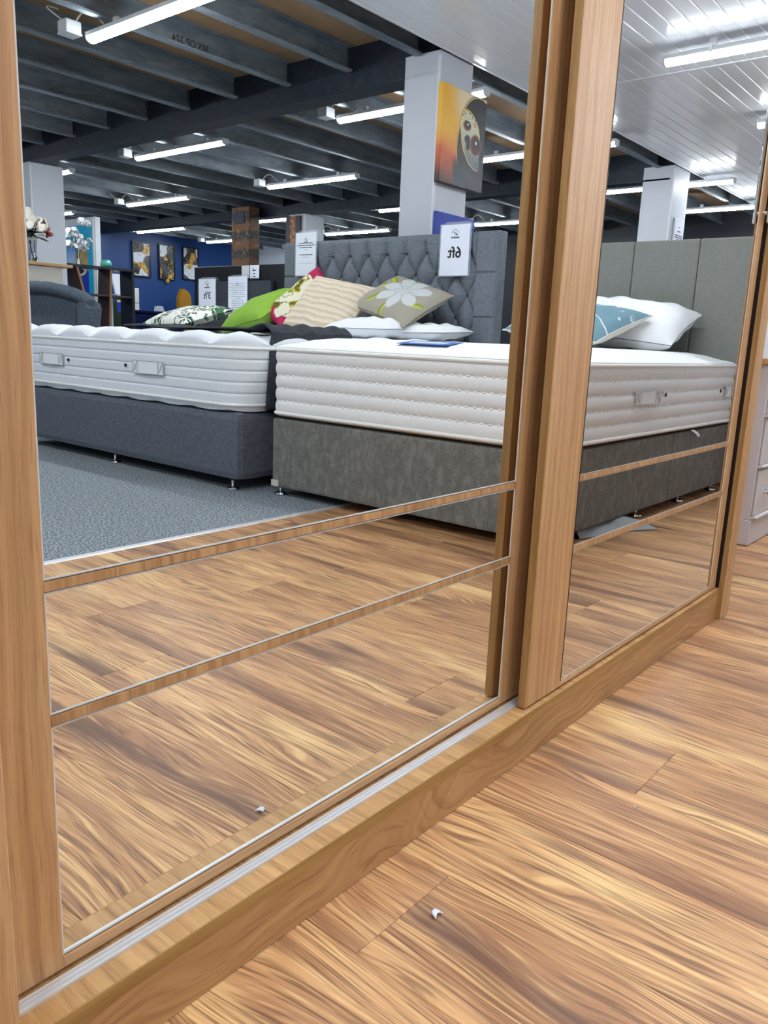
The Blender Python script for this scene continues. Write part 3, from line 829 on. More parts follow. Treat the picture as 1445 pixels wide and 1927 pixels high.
# ------------------------------------------------------------------ pillows and cushions
def pillow_mesh(w, l, h, pinch=.09, seed=0, wr=.0, nu=26, edge=.0, power=.5):
    """cushion lying in the xy plane; w along x, l along y"""
    rr = random.Random(seed); ph = [rr.uniform(0, 6) for _ in range(8)]
    def f(sgn):
        def q(a, b):
            u, v = 2 * a - 1, 2 * b - 1
            x = w / 2 * u * (1 - pinch * (1 - v * v) * abs(u) ** 1.5); y = l / 2 * v * (1 - pinch * (1 - u * u) * abs(v) ** 1.5)
            k = max(0.0, (1 - u ** 4) * (1 - v ** 4)) ** power * (1 - .25 * (u * u + v * v) / 2)
            z = sgn * (h / 2 * k + .0015)
            if wr:
                z += k * wr * (math.sin(7 * u + ph[0] + 3 * v) * math.sin(6 * v + ph[1]) + .6 * math.sin(13 * v + 9 * u + ph[2]))
            return (x, y, z)
        return q
    return MB().grid(f(1), nu, nu).grid(f(-1), nu, nu, flip=True)
def place(o, c, ex, ey):
    """put a cushion with its local x along ex and its local y along ey"""
    ex = Vector(ex).normalized(); ey = Vector(ey); ey = (ey - ex * ey.dot(ex)).normalized(); ez = ex.cross(ey)
    o.matrix_basis = Matrix(((ex[0], ey[0], ez[0], c[0]), (ex[1], ey[1], ez[1], c[1]), (ex[2], ey[2], ez[2], c[2]), (0, 0, 0, 1)))
def cushion(name, label, cat, c, ex, ey, w, l, h, mat, seed=1, wr=.004, pinch=.09, trim=None, **k):
    t = thing(name, label, cat, (0, 0, 0))
    o = pillow_mesh(w, l, h, pinch, seed, wr, **k).build('cover', mat, None, smooth=True, centre=False); o.parent = t
    if trim:
        pts = []
        n = 60
        for i in range(n):
            s_ = i / n * 4; e = int(s_); q = 2 * (s_ - e) - 1
            u, v = ((q, -1), (1, q), (-q, 1), (-1, -q))[e]
            pts.append((w / 2 * u * (1 - pinch * (1 - v * v) * abs(u) ** 1.5), l / 2 * v * (1 - pinch * (1 - u * u) * abs(v) ** 1.5), 0))
        p = MB().tube(pts, .004, 6, closed=True).build('piping', trim, None, smooth=True, centre=False); p.parent = t
    place(t, c, ex, ey); return t
def print_flower(name, bg, petal, petal2, centre, leaf, leaf2, cx=0.02, cy=0.03, R=.17):
    g = G(name, .85, 0, .2); x, y, z = g.obj()
    dx, dy = x - cx, y - cy
    r = g.m('SQRT', dx * dx + dy * dy); an = g.m('ARCTAN2', dy, dx)
    edge = g.m('ABSOLUTE', g.m('SINE', an * 3.5 + 0.6)) * 0.42 + 0.62
    nz = g.noise(g.xyz(x, y, 0.0), 9.0, 2.0)
    rad = r / (edge * R) + (nz - .5) * .3
    c = g.mix(g.noise(g.xyz(x, y, 0.0), 40.0, 3.0) * .3, lin(bg), tuple(v * .8 for v in lin(bg)[:3]) + (1,))
    for lx, ly, rot, rx, ry in ((-.10, -.10, .6, .075, .022), (.02, -.16, 1.7, .07, .024), (.09, -.14, 2.2, .07, .022), (-.17, .02, 0.2, .06, .016), (.16, -.02, 2.6, .05, .018), (-.05, .20, .9, .05, .02)):
        ca, sa = math.cos(rot), math.sin(rot)
        px = (x - lx) * ca + (y - ly) * sa; py = (y - ly) * ca - (x - lx) * sa
        m = g.ell(px, py, 0, 0, rx, ry, .1)
        c = g.mix(m, c, g.mix(g.mr(py, -.002, .002), lin(leaf), lin(leaf2)))
    pc = g.mix(g.mr(g.m('ABSOLUTE', g.m('SINE', an * 3.5 + .6)), .15, .5) , lin(petal2), lin(petal))
    c = g.mix(g.mr(rad, 1.04, .96), c, pc)
    dots = g.mr(g.voro(g.xyz(x, y, 0.0), 95.0), .30, .22)
    c = g.mix(g.mr(r, R * .42, R * .34) * dots, c, lin(centre))
    g.color(c); g.bump(nz, .1, .004); return g.mat
def print_leaves(name, bg, cols, scale=9.0):
    g = G(name, .85, 0, .2); x, y, z = g.obj()
    n1 = g.noise(g.xyz(x, y, 0.0), scale, 2.0); n2 = g.noise(g.xyz(x, y, 5.0), scale * 1.1, 2.0); n3 = g.noise(g.xyz(x, y, 9.0), scale * 1.3, 1.5)
    st = g.m('SINE', (x * 1.0 + y * .7 + n1 * .35) * 140.0)
    st2 = g.m('SINE', (x * .6 - y + n2 * .3) * 120.0)
    c = lin(bg)
    c = g.mix(g.mr(n1, .50, .53) * g.mr(st, -.6, -.2), c, lin(cols[0]))
    c = g.mix(g.mr(n2, .54, .57) * g.mr(st2, -.5, -.1), c, lin(cols[1]))
    c = g.mix(g.mr(n3, .60, .62) * g.mr(st, -.3, .1), c, lin(cols[2]))
    g.color(c); return g.mat
M['p_grey_flower'] = print_flower('taupe_flower_print', (166, 160, 148), (200, 206, 208), (182, 190, 190), (74, 66, 60), (142, 150, 62), (176, 184, 92))
g = G('cream_magenta_print', .85, 0, .2); x, y, z = g.obj()
n = g.noise(g.xyz(x, y, 0.0), 7.0, 2.0); n2 = g.noise(g.xyz(x, y, 6.0), 11.0, 1.0)
c = g.mix(g.mr(n2, .54, .56), lin((230, 226, 204)), lin((188, 186, 84)))
c = g.mix(g.mr(n2, .60, .62), c, lin((112, 104, 40)))
c = g.mix(g.mr(g.m('ABSOLUTE', n - .5), .012, .006), c, lin((92, 84, 40)))
c = g.mix(g.mr(g.m('ABSOLUTE', x) + (n - .5) * .22, .165, .172), c, g.mix(n2, lin((150, 22, 62)), lin((206, 62, 112))))
g.color(c); M['p_pink'] = g.mat
M['p_palm'] = print_leaves('palm_leaf_print', (228, 230, 224), ((38, 84, 66), (78, 118, 88), (70, 70, 66)))
g = G('teal_blossom_print', .85, 0, .2); x, y, z = g.obj()
n = g.noise(g.xyz(x, y, 0.0), 14.0, 4.0, .7); s_ = g.noise(g.xyz(x, y, 4.0), 6.0, 1.0)
c = g.mix(g.mr(n, .585, .60) * g.mr(s_, .42, .5), lin((112, 146, 160)), lin((222, 228, 232)))
line = g.mr(g.m('ABSOLUTE', x * .9 + y * .5 + (s_ - .5) * .14), .006, .003)
c = g.mix(line, c, lin((222, 228, 232))); c = g.mix(g.mr(z, -.004, .0), lin((226, 222, 212)), c)
g.color(c); M['p_teal'] = g.mat
g = G('cream_fringed_cotton', .95, 0, .1); x, y, z = g.obj()
w_ = g.m('SINE', x * 150.0 + (g.noise(g.xyz(x, y, 0.0), 8.0, 2.0) - .5) * 7.0)
f_ = g.noise(g.xyz(x * 60.0, y * 240.0, z * 60.0), 1.0, 2.0)
c = g.mix(g.mr(w_, -.2, .9) * .6, lin((226, 214, 192)), lin((196, 174, 150)))
g.color(g.mix(g.mr(f_, .5, .75) * .4, c, lin((240, 234, 220)))); g.bump(w_ * .5 + f_ * .5, .6, .01); M['p_cream'] = g.mat

TZ = .717
PB = 'bed pillows on the two mattresses'
cushion('pillow', 'white pillow lying under the taupe flower cushion, near one', 'pillow', (3.86, -2.62, TZ + .065), (1, .1, .04), (0, 1, 0), .40, .54, .13, 'cotton', 3, .006, .05)
cushion('pillow', 'white pillow at the right end of the slate bed, half under the flower cushion', 'pillow', (4.00, -2.36, TZ + .050), (1, -.1, .04), (0, 1, .02), .38, .50, .10, 'cotton', 5, .006, .06)
cushion('scatter_cushion', 'taupe cushion with a large pale flower and green leaves', 'cushion', (4.0, -2.55, TZ + .240), (.36, .11, .21), (-.08, .5, -.13), .42, .54, .13, 'p_grey_flower', 4, .003, .08)
cushion('scatter_cushion', 'cream ribbed cushion with fringed edge', 'cushion', (3.86, -3.04, TZ + .185), (.23, .05, .30), (.02, .45, -.03), .44, .56, .16, 'p_cream', 6, .004, .06, nu=30)
cushion('scatter_cushion', 'cream cushion with magenta ends and olive leaves', 'cushion', (3.97, -3.36, TZ + .200), (.28, .26, .34), (-.05, .4, -.22), .50, .44, .14, 'p_pink', 7, .004, .08)
cushion('scatter_cushion', 'lime green cushion leaning at the left of the cushion row', 'cushion', (3.98, -3.84, TZ + .160), (.5, .05, .30), (.05, -.9, -.22), .42, .62, .17, 'lime', 8, .008, .08)
cushion('scatter_cushion', 'white cushion with dark green palm leaf print', 'cushion', (3.45, -3.98, TZ + .09), (.75, .1, .22), (.05, -1, -.05), .40, .62, .12, 'p_palm', 9, .003, .08)
cushion('pillow', 'white pillow propped against the panelled headboard', 'pillow', (4.15, -1.21, TZ + .135), (.75, 0, .32), (0, 1, -.10), .42, .64, .20, 'cotton', 11, .010, .05)
cushion('scatter_cushion', 'teal cushion with white blossom print beside the wardrobe stile', 'cushion', (3.82, -1.30, TZ + .12), (.85, .2, .30), (-.25, 1, -.12), .44, .50, .13, 'p_teal', 12, .003, .08, trim='cream')

# charcoal throw across the slate bed, falling into the gap between the beds
def throw_pt(u, v):
    w = (u - .5)
    L1 = 1.95
    s_ = v * 2.25
    wig = .04 * math.sin(5 * v + 2) + .03 * math.sin(11 * v)
    if s_ < L1:
        k = s_ / L1
        x_ = 3.25 - .42 * k + w * (.62 + .10 * math.sin(4 * k)) + wig
        y_ = -4.02 + (4.02 - 2.135) * k
        edge = min((y_ - ly0) / .2, (ly1 - y_) / .16, (x_ - lx0) / .2, 1)
        zt = .662 + .058 * (1 - (1 - max(0, edge)) ** 2.2)
        z_ = zt + .012 + .034 * max(0, min(1, (y_ + 2.36) / .14)) + .006 * math.sin(17 * u + 3 * k) * math.sin(9 * k + 4 * u) + .004 * math.sin(31 * u) + .006
    else:
        dn = s_ - L1; x_ = 2.83 + w * .60 - .10 * dn + wig; y_ = ly1 + .012 + .008 * math.sin(14 * u); z_ = .674 - dn
        if dn < .05: y_ = ly1 + .018 * dn / .05 - .004 * (1 - dn / .05) - .01
    return (x_, y_, z_)
tw = thing('bed_throw', 'charcoal throw laid across the white quilted mattress and hanging off its corner', 'throw', (3.0, -3.0, .75))
to = MB().grid(throw_pt, 36, 80).build('cloth', 'throw', tw, smooth=True)
sm = to.modifiers.new('thickness', 'SOLIDIFY'); sm.thickness = .006; sm.offset = 0

# ================================================================== PICTURES
def canvas_art():
    g = G('painted_hood_canvas', .45); x, y, z = g.obj()
    n = g.noise(g.xyz(x, y, z), 9.0, 4.0); nb = g.noise(g.xyz(x, y, z), 4.0, 3.0)
    u = x / .27 + (n - .5) * .10; v = z / .32 + (n - .5) * .06
    sky = g.mix(g.mr(v + (nb - .5) * .8, -.95, -.1), lin((46, 22, 16)), lin((196, 84, 24)))
    sky = g.mix(g.mr(v + (nb - .5) * .5, -.35, .15), sky, lin((224, 168, 40)))
    sky = g.mix(g.mr(u + (v - .6) * .3 + (nb - .5) * .4, -.7, .1) * g.mr(v, .0, .6), sky, lin((222, 206, 170)))
    hood = g.ell(u, v + u * .10, .70, -.10, .98, 1.10, .03)
    low = g.mr(v + u * .25, -.36, -.60)
    c = g.mix(hood, sky, lin((10, 10, 14)))
    c = g.mix(g.ell(u, v + u * .10, .72, -.11, .99, 1.10, .03) * g.mr(g.ell(u, v + u * .10, .745, -.125, .985, 1.10, .03), .6, .4) * g.mr(v, -.7, -.2), c, lin((214, 186, 120)))
    c = g.mix(low * g.mr(u, -.50, -.30), c, g.mix(g.noise(g.xyz(x, z, y), 12.0, 4.0), lin((12, 12, 18)), lin((58, 64, 80))))
    fu, fv = u + v * .42, v
    face = g.ell(fu, fv, .36, .04, .46, .56, .04) * g.mr(u, .74, .70)
    fc = g.mix(g.mr(v, -.5, .5), lin((96, 112, 118)), lin((206, 208, 172)))
    c = g.mix(face, c, fc)
    c = g.mix(face * g.mr(g.ell(fu, fv, .375, .03, .43, .54, .03), .6, .4), c, lin((222, 178, 96)))
    def disc(c, a, b, rx, ry, col, soft=.1): return g.mix(g.ell(u, v, a, b, rx, ry, soft), c, lin(col))
    c = disc(c, .53, -.02, .25, .21, (176, 92, 54)); c = disc(c, .54, -.02, .225, .19, (58, 16, 18)); c = disc(c, .56, .0, .13, .10, (10, 8, 10)); c = disc(c, .55, .03, .04, .035, (214, 218, 218), .25)
    c = disc(c, .12, .30, .17, .10, (120, 48, 32)); c = disc(c, .14, .31, .12, .07, (14, 10, 12)); c = disc(c, .16, .33, .035, .025, (220, 220, 214), .25)
    c = disc(c, .16, .03, .13, .09, (18, 20, 26)); c = disc(c, .20, -.06, .09, .11, (18, 20, 26))
    c = disc(c, -.10, -.18, .05, .12, (70, 18, 22)); c = disc(c, -.02, -.27, .05, .08, (52, 12, 16))
    c = disc(c, .46, .36, .06, .05, (190, 110, 70)); c = disc(c, .47, .36, .03, .03, (206, 206, 170))
    sc = g.noise(g.xyz(x, 0.0, z), 34.0, 1.0)
    c = g.mix(face * g.mr(g.m('ABSOLUTE', sc - .5), .022, .010) * g.mr(v, -.10, -.25), c, lin((24, 26, 34)))
    c = g.mix(face * g.mr(g.m('ABSOLUTE', sc - .5), .020, .009) * g.mr(v, .34, .44), c, lin((30, 40, 40)))
    g.color(c); return g.mat
M['art_hood'] = canvas_art()
cv = thing('canvas_painting', 'canvas of a hooded pale face on fiery yellow, hung on the white column', 'painting', (4.68, -2.64, 1.75))
MB().box(4.415, 4.925, -2.655, -2.615, 1.73, 2.325, bev=.004).build('canvas', 'art_hood', cv)
bc = thing('canvas_painting', 'blue canvas on the white column below the hooded face', 'painting', (4.65, -2.64, 1.1))
MB().box(4.432, 4.88, -2.655, -2.63, 1.05, 1.553, bev=.004).build('canvas', 'canvas_blue', bc)
g = G('dark_figure_picture', .5); x, y, z = g.obj()
nn = g.noise(g.xyz(y, z, 0.0), 16.0, 4.0, .7)
c = g.mix(g.mr(g.m('ABSOLUTE', y + (nn - .5) * .1), .07, .03) * g.mr(nn, .38, .6), lin((30, 18, 34)), lin((196, 128, 66)))
g.color(c); M['art_dark'] = g.mat
dk = thing('small_picture', 'dark picture of a gold figure on the small distant column', 'painting', (8.26, -7.98, 2.0))
MB().box(8.25, 8.277, -8.13, -7.835, 1.75, 2.36, bev=.004).build('canvas', 'art_dark', dk)
nt_ = thing('framed_notice', 'framed printed notice on the second white column', 'notice', (8.54, -2.64, 1.6))
box('frame', 'plastic', nt_, 8.39, 8.665, -2.658, -2.645, 1.62, 2.04, bev=.003)
box('sheet', 'paper', nt_, 8.405, 8.65, -2.6445, -2.6435, 1.635, 2.005)
for zz, ww in ((1.95, .02), (1.91, .08), (1.87, .20), (1.85, .2), (1.83, .1), (1.79, .2), (1.76, .2), (1.72, .16)):
    box('print_line', 'ink_grey', nt_, 8.5275 - ww / 2, 8.5275 + ww / 2, -2.6435, -2.643, zz, zz + .012)

def abstract(name, seed):
    g = G(name, .4); x, y, z = g.obj(); o = seed * 7.3
    a = g.noise(g.xyz(x + o, z, o), 4.2, .5); b = g.noise(g.xyz(x - o, z + o, o * 2), 4.8, .5); d = g.noise(g.xyz(x + o, z - o, o * 3), 4.0, .6)
    c = g.mix(g.mr(d, .50, .505), lin((26, 28, 40)), lin((66, 72, 84)))
    c = g.mix(g.mr(a, .555, .562), c, lin((206, 214, 228)))
    gl = g.mix(g.mr(g.noise(g.xyz(x, z, 0.0), 20.0, 3.0), .3, .7), lin((150, 104, 28)), lin((228, 186, 92)))
    c = g.mix(g.mr(b, .60, .606), c, gl)
    for q in (a, b, d):
        c = g.mix(g.mr(g.m('ABSOLUTE', q - .47), .006, .003), c, lin((176, 148, 84)))
    g.color(c); return g.mat
for k, (a, b, zz0, zz1, w) in enumerate(((9.09, 9.50, 1.70, 2.345, 'left'), (9.69, 10.06, 1.69, 2.36, 'middle'), (10.25, 10.64, 1.73, 2.37, 'right'))):
    t = thing('abstract_picture', ('abstract picture with a large gold streak over white, leftmost on the blue wall',
                                   'abstract picture with gold and white patches, middle one on the blue wall',
                                   'abstract picture with a white blossom shape, rightmost on the blue wall')[k], 'picture', ((a + b) / 2, YF, zz0), 'three abstract pictures on the blue wall')
    fr = MB()
    for q in ((a, b, zz0, zz0 + .02), (a, b, zz1 - .02, zz1), (a, a + .02, zz0 + .02, zz1 - .02), (b - .02, b, zz0 + .02, zz1 - .02)):
        fr.box(q[0], q[1], YF + .001, YF + .045, q[2], q[3])
    fr.build('frame', 'black', t)
    p = MB().box(a + .021, b - .021, YF + .002, YF + .03, zz0 + .021, zz1 - .021).build('print', abstract('abstract_print_%s' % w, (1.0, 2.3, 4.1)[k]), t)
wl = thing('wall_bauble', 'small gold ball ornament under the middle abstract picture', 'ornament', (9.87, YF, 1.6))
MB().lathe([(.001, -.045), (.03, -.034), (.045, 0), (.03, .034), (.001, .045)], 14, (9.87, YF + .05, 1.665)).build('ball', 'gold', wl, smooth=True)

# cyan poster on a free-standing white panel
pp = thing('poster_panel', 'white display panel with a cyan holiday poster behind the dark shelf unit', 'display panel', (6.65, -10.95, 0))
box('panel', 'wall_white', pp, 6.605, 6.69, -11.55, -10.38, .003, 2.275, bev=.003)
fr = MB()
for q in ((-11.53, -11.47, .6, 2.25), (-10.44, -10.40, .6, 2.25), (-11.47, -10.44, 2.17, 2.25), (-11.47, -10.44, .6, .66)): fr.box(6.588, 6.6045, q[0], q[1], q[2], q[3])
fr.build('frame', 'edge_grey', pp)
g = G('cyan_holiday_poster', .3); x, y, z = g.obj()
ins = g.mr(g.m('ABSOLUTE', y - .02), .36, .352) * g.mr(z, .50, .49)
n = g.noise(g.xyz(y, z, 0.0), 7.0, 3.0)
pic = g.mix(g.mr(z, .2, .5), lin((176, 206, 236)), lin((86, 150, 222)))
pic = g.mix(g.mr((z - .36) + (y) * -.45 + (n - .5) * .3, .02, -.02) * g.mr(y, .0, .02), pic, g.mix(n, lin((96, 84, 60)), lin((222, 196, 128))))
pic = g.mix(g.mr(z, .12, .10), pic, lin((36, 66, 176)))
pic = g.mix(g.ell(y, z, .05, .10, .26, .07, .1), pic, lin((226, 206, 170)))
pic = g.mix(g.ell(y, z, .05, .11, .21, .045, .1), pic, lin((42, 32, 34)))
g.color(g.mix(ins, lin((22, 176, 222)), pic)); M['poster'] = g.mat
box('poster', 'poster', pp, 6.596, 6.6043, -11.47, -10.44, .66, 2.17)

# brown patterned post
g = G('brown_batik_wrap', .7); x, y, z = g.obj()
n = g.noise(g.xyz(y * 3.0, z * 3.0, x), 6.0, 4.0); w_ = g.m('SINE', z * 24.0 + (n - .5) * 5.0)
v_ = g.m('SINE', y * 90.0 + (n - .5) * 8.0)
c = g.mix(g.mr(w_, -.3, .3), lin((92, 60, 38)), lin((50, 42, 36)))
c = g.mix(g.mr(w_, .3, .7) * g.mr(v_, .1, .5), c, lin((22, 26, 40)))
c = g.mix(g.mr(n, .58, .7) * .7, c, lin((138, 108, 60)))
g.color(c); M['batik'] = g.mat
bp = thing('patterned_post', 'brown batik patterned post standing before the blue wall', 'post', (8.1, -8.84, 0))
box('shaft', 'batik', bp, 8.0, 8.2, -9.02, -8.63, .003, 2.50, bev=.01)
box('carved_plaque', 'grey_dark', bp, 7.985, 7.998, -8.93, -8.72, 2.27, 2.44, bev=.004)

# ================================================================== BACK LEFT OF THE HALL
# tall pale cabinet with oak top
cb = thing('tall_cabinet', 'pale cabinet with thin oak top carrying the flower vase', 'cabinet', (3.5, -6.62, 0))
box('body', 'console', cb, 3.02, 3.90, -6.86, -6.42, .004, 1.232, bev=.003)
box('top', 'oak_top', cb, 2.98, 3.985, -6.89, -6.39, 1.233, 1.258, bev=.002)
# scroll-top headboard between bed and cabinet
sf = thing('scroll_headboard', 'blue-grey upholstered scroll-top headboard with side wings left of the slate bed', 'headboard', (3.34, -5.5, 0))
ctop = [(-6.15, 1.04), (-5.92, 1.06), (-5.72, 1.06), (-5.55, 1.05), (-5.36, 1.03), (-5.17, 1.0), (-5.05, .972), (-4.97, .945)]
poly = [(-6.15, .06)] + [(a, b - .05) for a, b in ctop] + [(-5.0, .06)]
MB().prism(poly, 'x', 3.31, 3.38).build('back_panel', 'sofa', sf)
pts = []
for i in range(len(ctop) - 1):
    for k in range(6):
        u = k / 6; pts.append((3.305, ctop[i][0] + (ctop[i + 1][0] - ctop[i][0]) * u, ctop[i][1] + (ctop[i + 1][1] - ctop[i][1]) * u - .045))
pts += [(3.300, -4.95, .893), (3.295, -4.935, .885)]
rad = [.047 * (1 - (.10 if k % 9 == 4 else .03 if k % 9 in (3, 5) else 0)) for k in range(len(pts))]; rad[-1] = .03; rad[-2] = .042
MB().tube(pts, rad, 16).build('top_roll', 'sofa', sf, smooth=True)
MB().tube([(p[0] - .012, p[1], p[2] - .052) for p in pts[:-6]], .004, 6).build('piping', 'grey_dark', sf)
MB().prism([(-5.085, .06), (-5.075, .86), (-5.03, .90), (-4.955, .89), (-4.935, .85), (-4.97, .70), (-5.02, .06)], 'x', 3.255, 3.382).build('wing', 'sofa', sf)
MB().tube([(3.252, -5.085, .06), (3.252, -5.078, .86)], .004, 6).build('piping', 'grey_dark', sf)
# glass vase with flowers on the cabinet
def petal_ball(r, c, seed, n=12):
    rr = random.Random(seed); m = MB()
    for k in range(n):
        lay = k / n; th = rr.uniform(0, 2 * PI); el = PI / 2 - lay * 1.35
        rad_ = r * (.35 + .65 * lay)
        d = Vector((math.cos(th) * math.cos(el), math.sin(th) * math.cos(el), math.sin(el)))
        t1 = d.cross(Vector((0, 0, 1)));
        if t1.length < .1: t1 = Vector((1, 0, 0))
        t1.normalize(); t2 = t1.cross(d)
        s_ = r * (.45 + .35 * lay)
        def f(u, v):
            a, b = 2 * u - 1, 2 * v - 1; k_ = 1 - .25 * b * b * (1 if b > 0 else 2)
            p = d * rad_ * (.75 + .25 * (1 - (a * a + b * b) * .35)) + t1 * a * s_ * k_ + t2 * b * s_ + d * (.12 * r * max(0, b) ** 2)
            return (p.x + c[0], p.y + c[1], p.z + c[2])
        m.grid(f, 4, 4)
    return m
vs_ = thing('flower_vase', 'ribbed glass vase with white ribbon holding ivory and red flowers', 'vase of flowers', (3.70, -6.6, 1.2585))
MB().lathe([(.055, 0), (.06, .01), (.046, .09), (.05, .17), (.062, .225), (.058, .225), (.046, .17), (.042, .09), (.052, .016), (.001, .014)], 28, (3.70, -6.6, 1.259), rib=.04, nr=14).build('vase', 'glass', vs_, smooth=True)
MB().lathe([(.056, 0), (.058, .012), (.056, .024)], 20, (3.70, -6.6, 1.452)).build('ribbon', 'ribbon', vs_, smooth=True)
for sg in (-1, 1):
    MB().grid(lambda u, v: (3.645 - .004 + .01 * math.sin(6 * v), -6.6 + sg * (.012 + .03 * v) + .018 * (u - .5), 1.46 - .10 * v), 2, 8).build('ribbon_tail', 'ribbon', vs_)
rf = random.Random(4)
for k in range(7):
    a = rf.uniform(0, 6.28); MB().tube([(3.70 + .03 * math.cos(a), -6.6 + .03 * math.sin(a), 1.28), (3.70 - .01 * math.cos(a), -6.6 - .01 * math.sin(a), 1.45), (3.70 + .06 * math.cos(a), -6.6 + .06 * math.sin(a), 1.56)], .004, 5).build('stem', 'leaf', vs_)
for k, (dx, dy, dz, r, m) in enumerate(((-.06, -.02, .37, .062, 'rose_white'), (-.02, .06, .35, .05, 'rose_white'), (.07, .09, .33, .052, 'rose_white'), (.12, .05, .29, .045, 'rose_pink'), (-.10, -.10, .34, .05, 'rose_pink'),
                                        (.02, -.09, .33, .05, 'rose_white'), (-.04, .12, .30, .042, 'rose_white'), (.09, -.02, .36, .046, 'rose_white'), (-.02, .0, .42, .05, 'rose_white'), (.14, .10, .24, .035, 'rose_pink'), (-.09, .05, .30, .06, 'rose_white'), (.05, .14, .28, .05, 'rose_white'), (-.13, .02, .27, .045, 'rose_pink'))):
    petal_ball(r, (3.70 + dx, -6.6 + dy, 1.2585 + dz), k + 3).build('flower', m, vs_, smooth=True)
def leaf(c, d, L, w, parent, mat='leaf'):
    d = Vector(d).normalized(); s_ = d.cross(Vector((0, 0, 1))).normalized(); c = Vector(c)
    MB().grid(lambda u, v: tuple(c + d * (L * v) + s_ * ((u - .5) * w * math.sin(PI * min(1, v * .97 + .03))) + Vector((0, 0, -.25 * L * v * v))), 3, 8).build('leaf', mat, parent, smooth=True)
for k in range(24):
    a = rf.uniform(0, 6.28); leaf((3.70 + .03 * math.cos(a), -6.6 + .03 * math.sin(a), 1.2585 + rf.uniform(.23, .30)), (math.cos(a), math.sin(a), rf.uniform(-.1, .5)), rf.uniform(.10, .17), .05, vs_)

# dark zigzag shelf unit
sh_ = thing('shelf_unit', 'dark walnut shelf unit with slanted uprights and open backs', 'shelf', (6.1, -9.65, 0))
SYa, SYb = -9.80, -9.50
def slab(x0, z0, x1, z1, t, name='upright', edge=True):
    d = Vector((x1 - x0, 0, z1 - z0)).normalized(); nrm = Vector((d.z, 0, -d.x)) * (t / 2)
    a, b = Vector((x0, 0, z0)), Vector((x1, 0, z1))
    P_ = [a - nrm, a + nrm, b + nrm, b - nrm]
    o = MB().prism([(p.x, p.z) for p in P_], 'y', SYa, SYb - .002).build(name, 'walnut', sh_)
    if edge: MB().prism([(p.x, p.z) for p in P_], 'y', SYb - .0018, SYb).build('edge_strip', 'walnut_edge', sh_)
box('top', 'black', sh_, 5.46, 6.72, SYa - .01, SYb + .01, 1.49, 1.52)
slab(5.80, 1.4895, 6.20, .02, .03); slab(6.30, 1.4895, 6.22, .02, .03)
box('upright', 'navy', sh_, 6.62, 6.66, SYa, SYb, .004, 1.4895)
for a, b in ((5.92, 6.26), (6.30, 6.615)): box('shelf_board', 'walnut', sh_, a, b, SYa + .01, SYb - .01, 1.13, 1.155)
box('foot_board', 'walnut', sh_, 5.6, 6.7, SYa, SYb, .0035, .019)
tp = thing('trinket_pot', 'small turquoise glazed pot on top of the dark shelf unit', 'pot', (6.30, -9.62, 1.52))
MB().lathe([(.05, 0), (.075, .02), (.082, .045), (.07, .075), (.05, .095), (.056, .105), (.05, .105), (.001, .08)], 18, (6.30, -9.62, 1.521), rib=.06, nr=6).build('pot', 'green_pot', tp, smooth=True)
ov = thing('orchid_vase', 'white silk blossoms in a slim white vase on the dark shelf unit', 'vase of flowers', (5.90, -9.64, 1.52))
MB().lathe([(.022, 0), (.018, .02), (.012, .1), (.014, .2), (.011, .2), (.009, .02)], 14, (5.90, -9.64, 1.521)).build('vase', 'plastic', ov, smooth=True)
ro = random.Random(9)
for k in range(5):
    a = ro.uniform(0, 6.28); MB().tube([(5.90, -9.64, 1.55), (5.90 + .05 * math.cos(a), -9.64 + .05 * math.sin(a), 1.78), (5.90 + .14 * math.cos(a), -9.64 + .14 * math.sin(a), 1.92)], .004, 5).build('stem', 'leaf', ov)
for k in range(30):
    a = ro.uniform(0, 6.28); q = ro.uniform(.0, .20); zz = ro.uniform(1.72, 2.06)
    petal_ball(.052, (5.90 + q * math.cos(a), -9.64 + q * math.sin(a) * .8, zz), 40 + k, 6).build('blossom', 'orchid', ov, smooth=True)

# black framed bed with grey headboard and its signs
bb = thing('single_bed', 'single bed with wide black headboard, far left behind the slate bed', 'bed', (5.6, -6.9, 0))
box('headboard', 'black', bb, 6.50, 6.56, -7.93, -6.10, .003, 1.505, bev=.004)
box('headboard_pad', 'grey_dark', bb, 6.44, 6.4995, -7.80, -6.44, .30, 1.322, bev=.012)
box('base', 'grey_dark', bb, 4.66, 6.43, -7.45, -6.3, .05, .36, bev=.01)
box('mattress', 'cotton', bb, 4.66, 6.43, -7.45, -6.3, .3605, .70, bev=.05)
for gx in (4.75, 6.3):
    for gy in (-7.35, -6.4): glide(bb, gx, gy, .045)
sign("white sign reading 3'ft hung on the black headboard", 6.42, -7.745, -7.40, .98, 1.357, "3'ft", (), 1.5, .115)
sign('long white printed notice hung on the black headboard', 6.42, -7.175, -6.815, .90, 1.375, None,
     [(.82 - .045 * k, (.8, .6, .8, .7, .85, .5, .75, .7, .3, .6, .6, .62, .6, .55, .6)[k], .010, 'ink' if k % 3 else 'ink_grey') for k in range(15)], .7)
sg_ = thing('wall_card', 'white card with black pictograms pinned to the black headboard', 'card', (6.49, -6.77, 1.34))
box('card', 'paper', sg_, 6.484, 6.4895, -6.85, -6.69, 1.352, 1.50)
box('symbol', 'ink', sg_, 6.4828, 6.4838, -6.80, -6.745, 1.435, 1.448); box('symbol', 'ink', sg_, 6.4828, 6.4838, -6.80, -6.79, 1.448, 1.472)
box('symbol', 'ink', sg_, 6.4828, 6.4838, -6.79, -6.755, 1.40, 1.41); box('symbol', 'ink', sg_, 6.4828, 6.4838, -6.80, -6.75, 1.368, 1.375)
sg2 = thing('wall_card', 'plain pale card beside the pictogram card on the black headboard', 'card', (6.49, -6.93, 1.34))
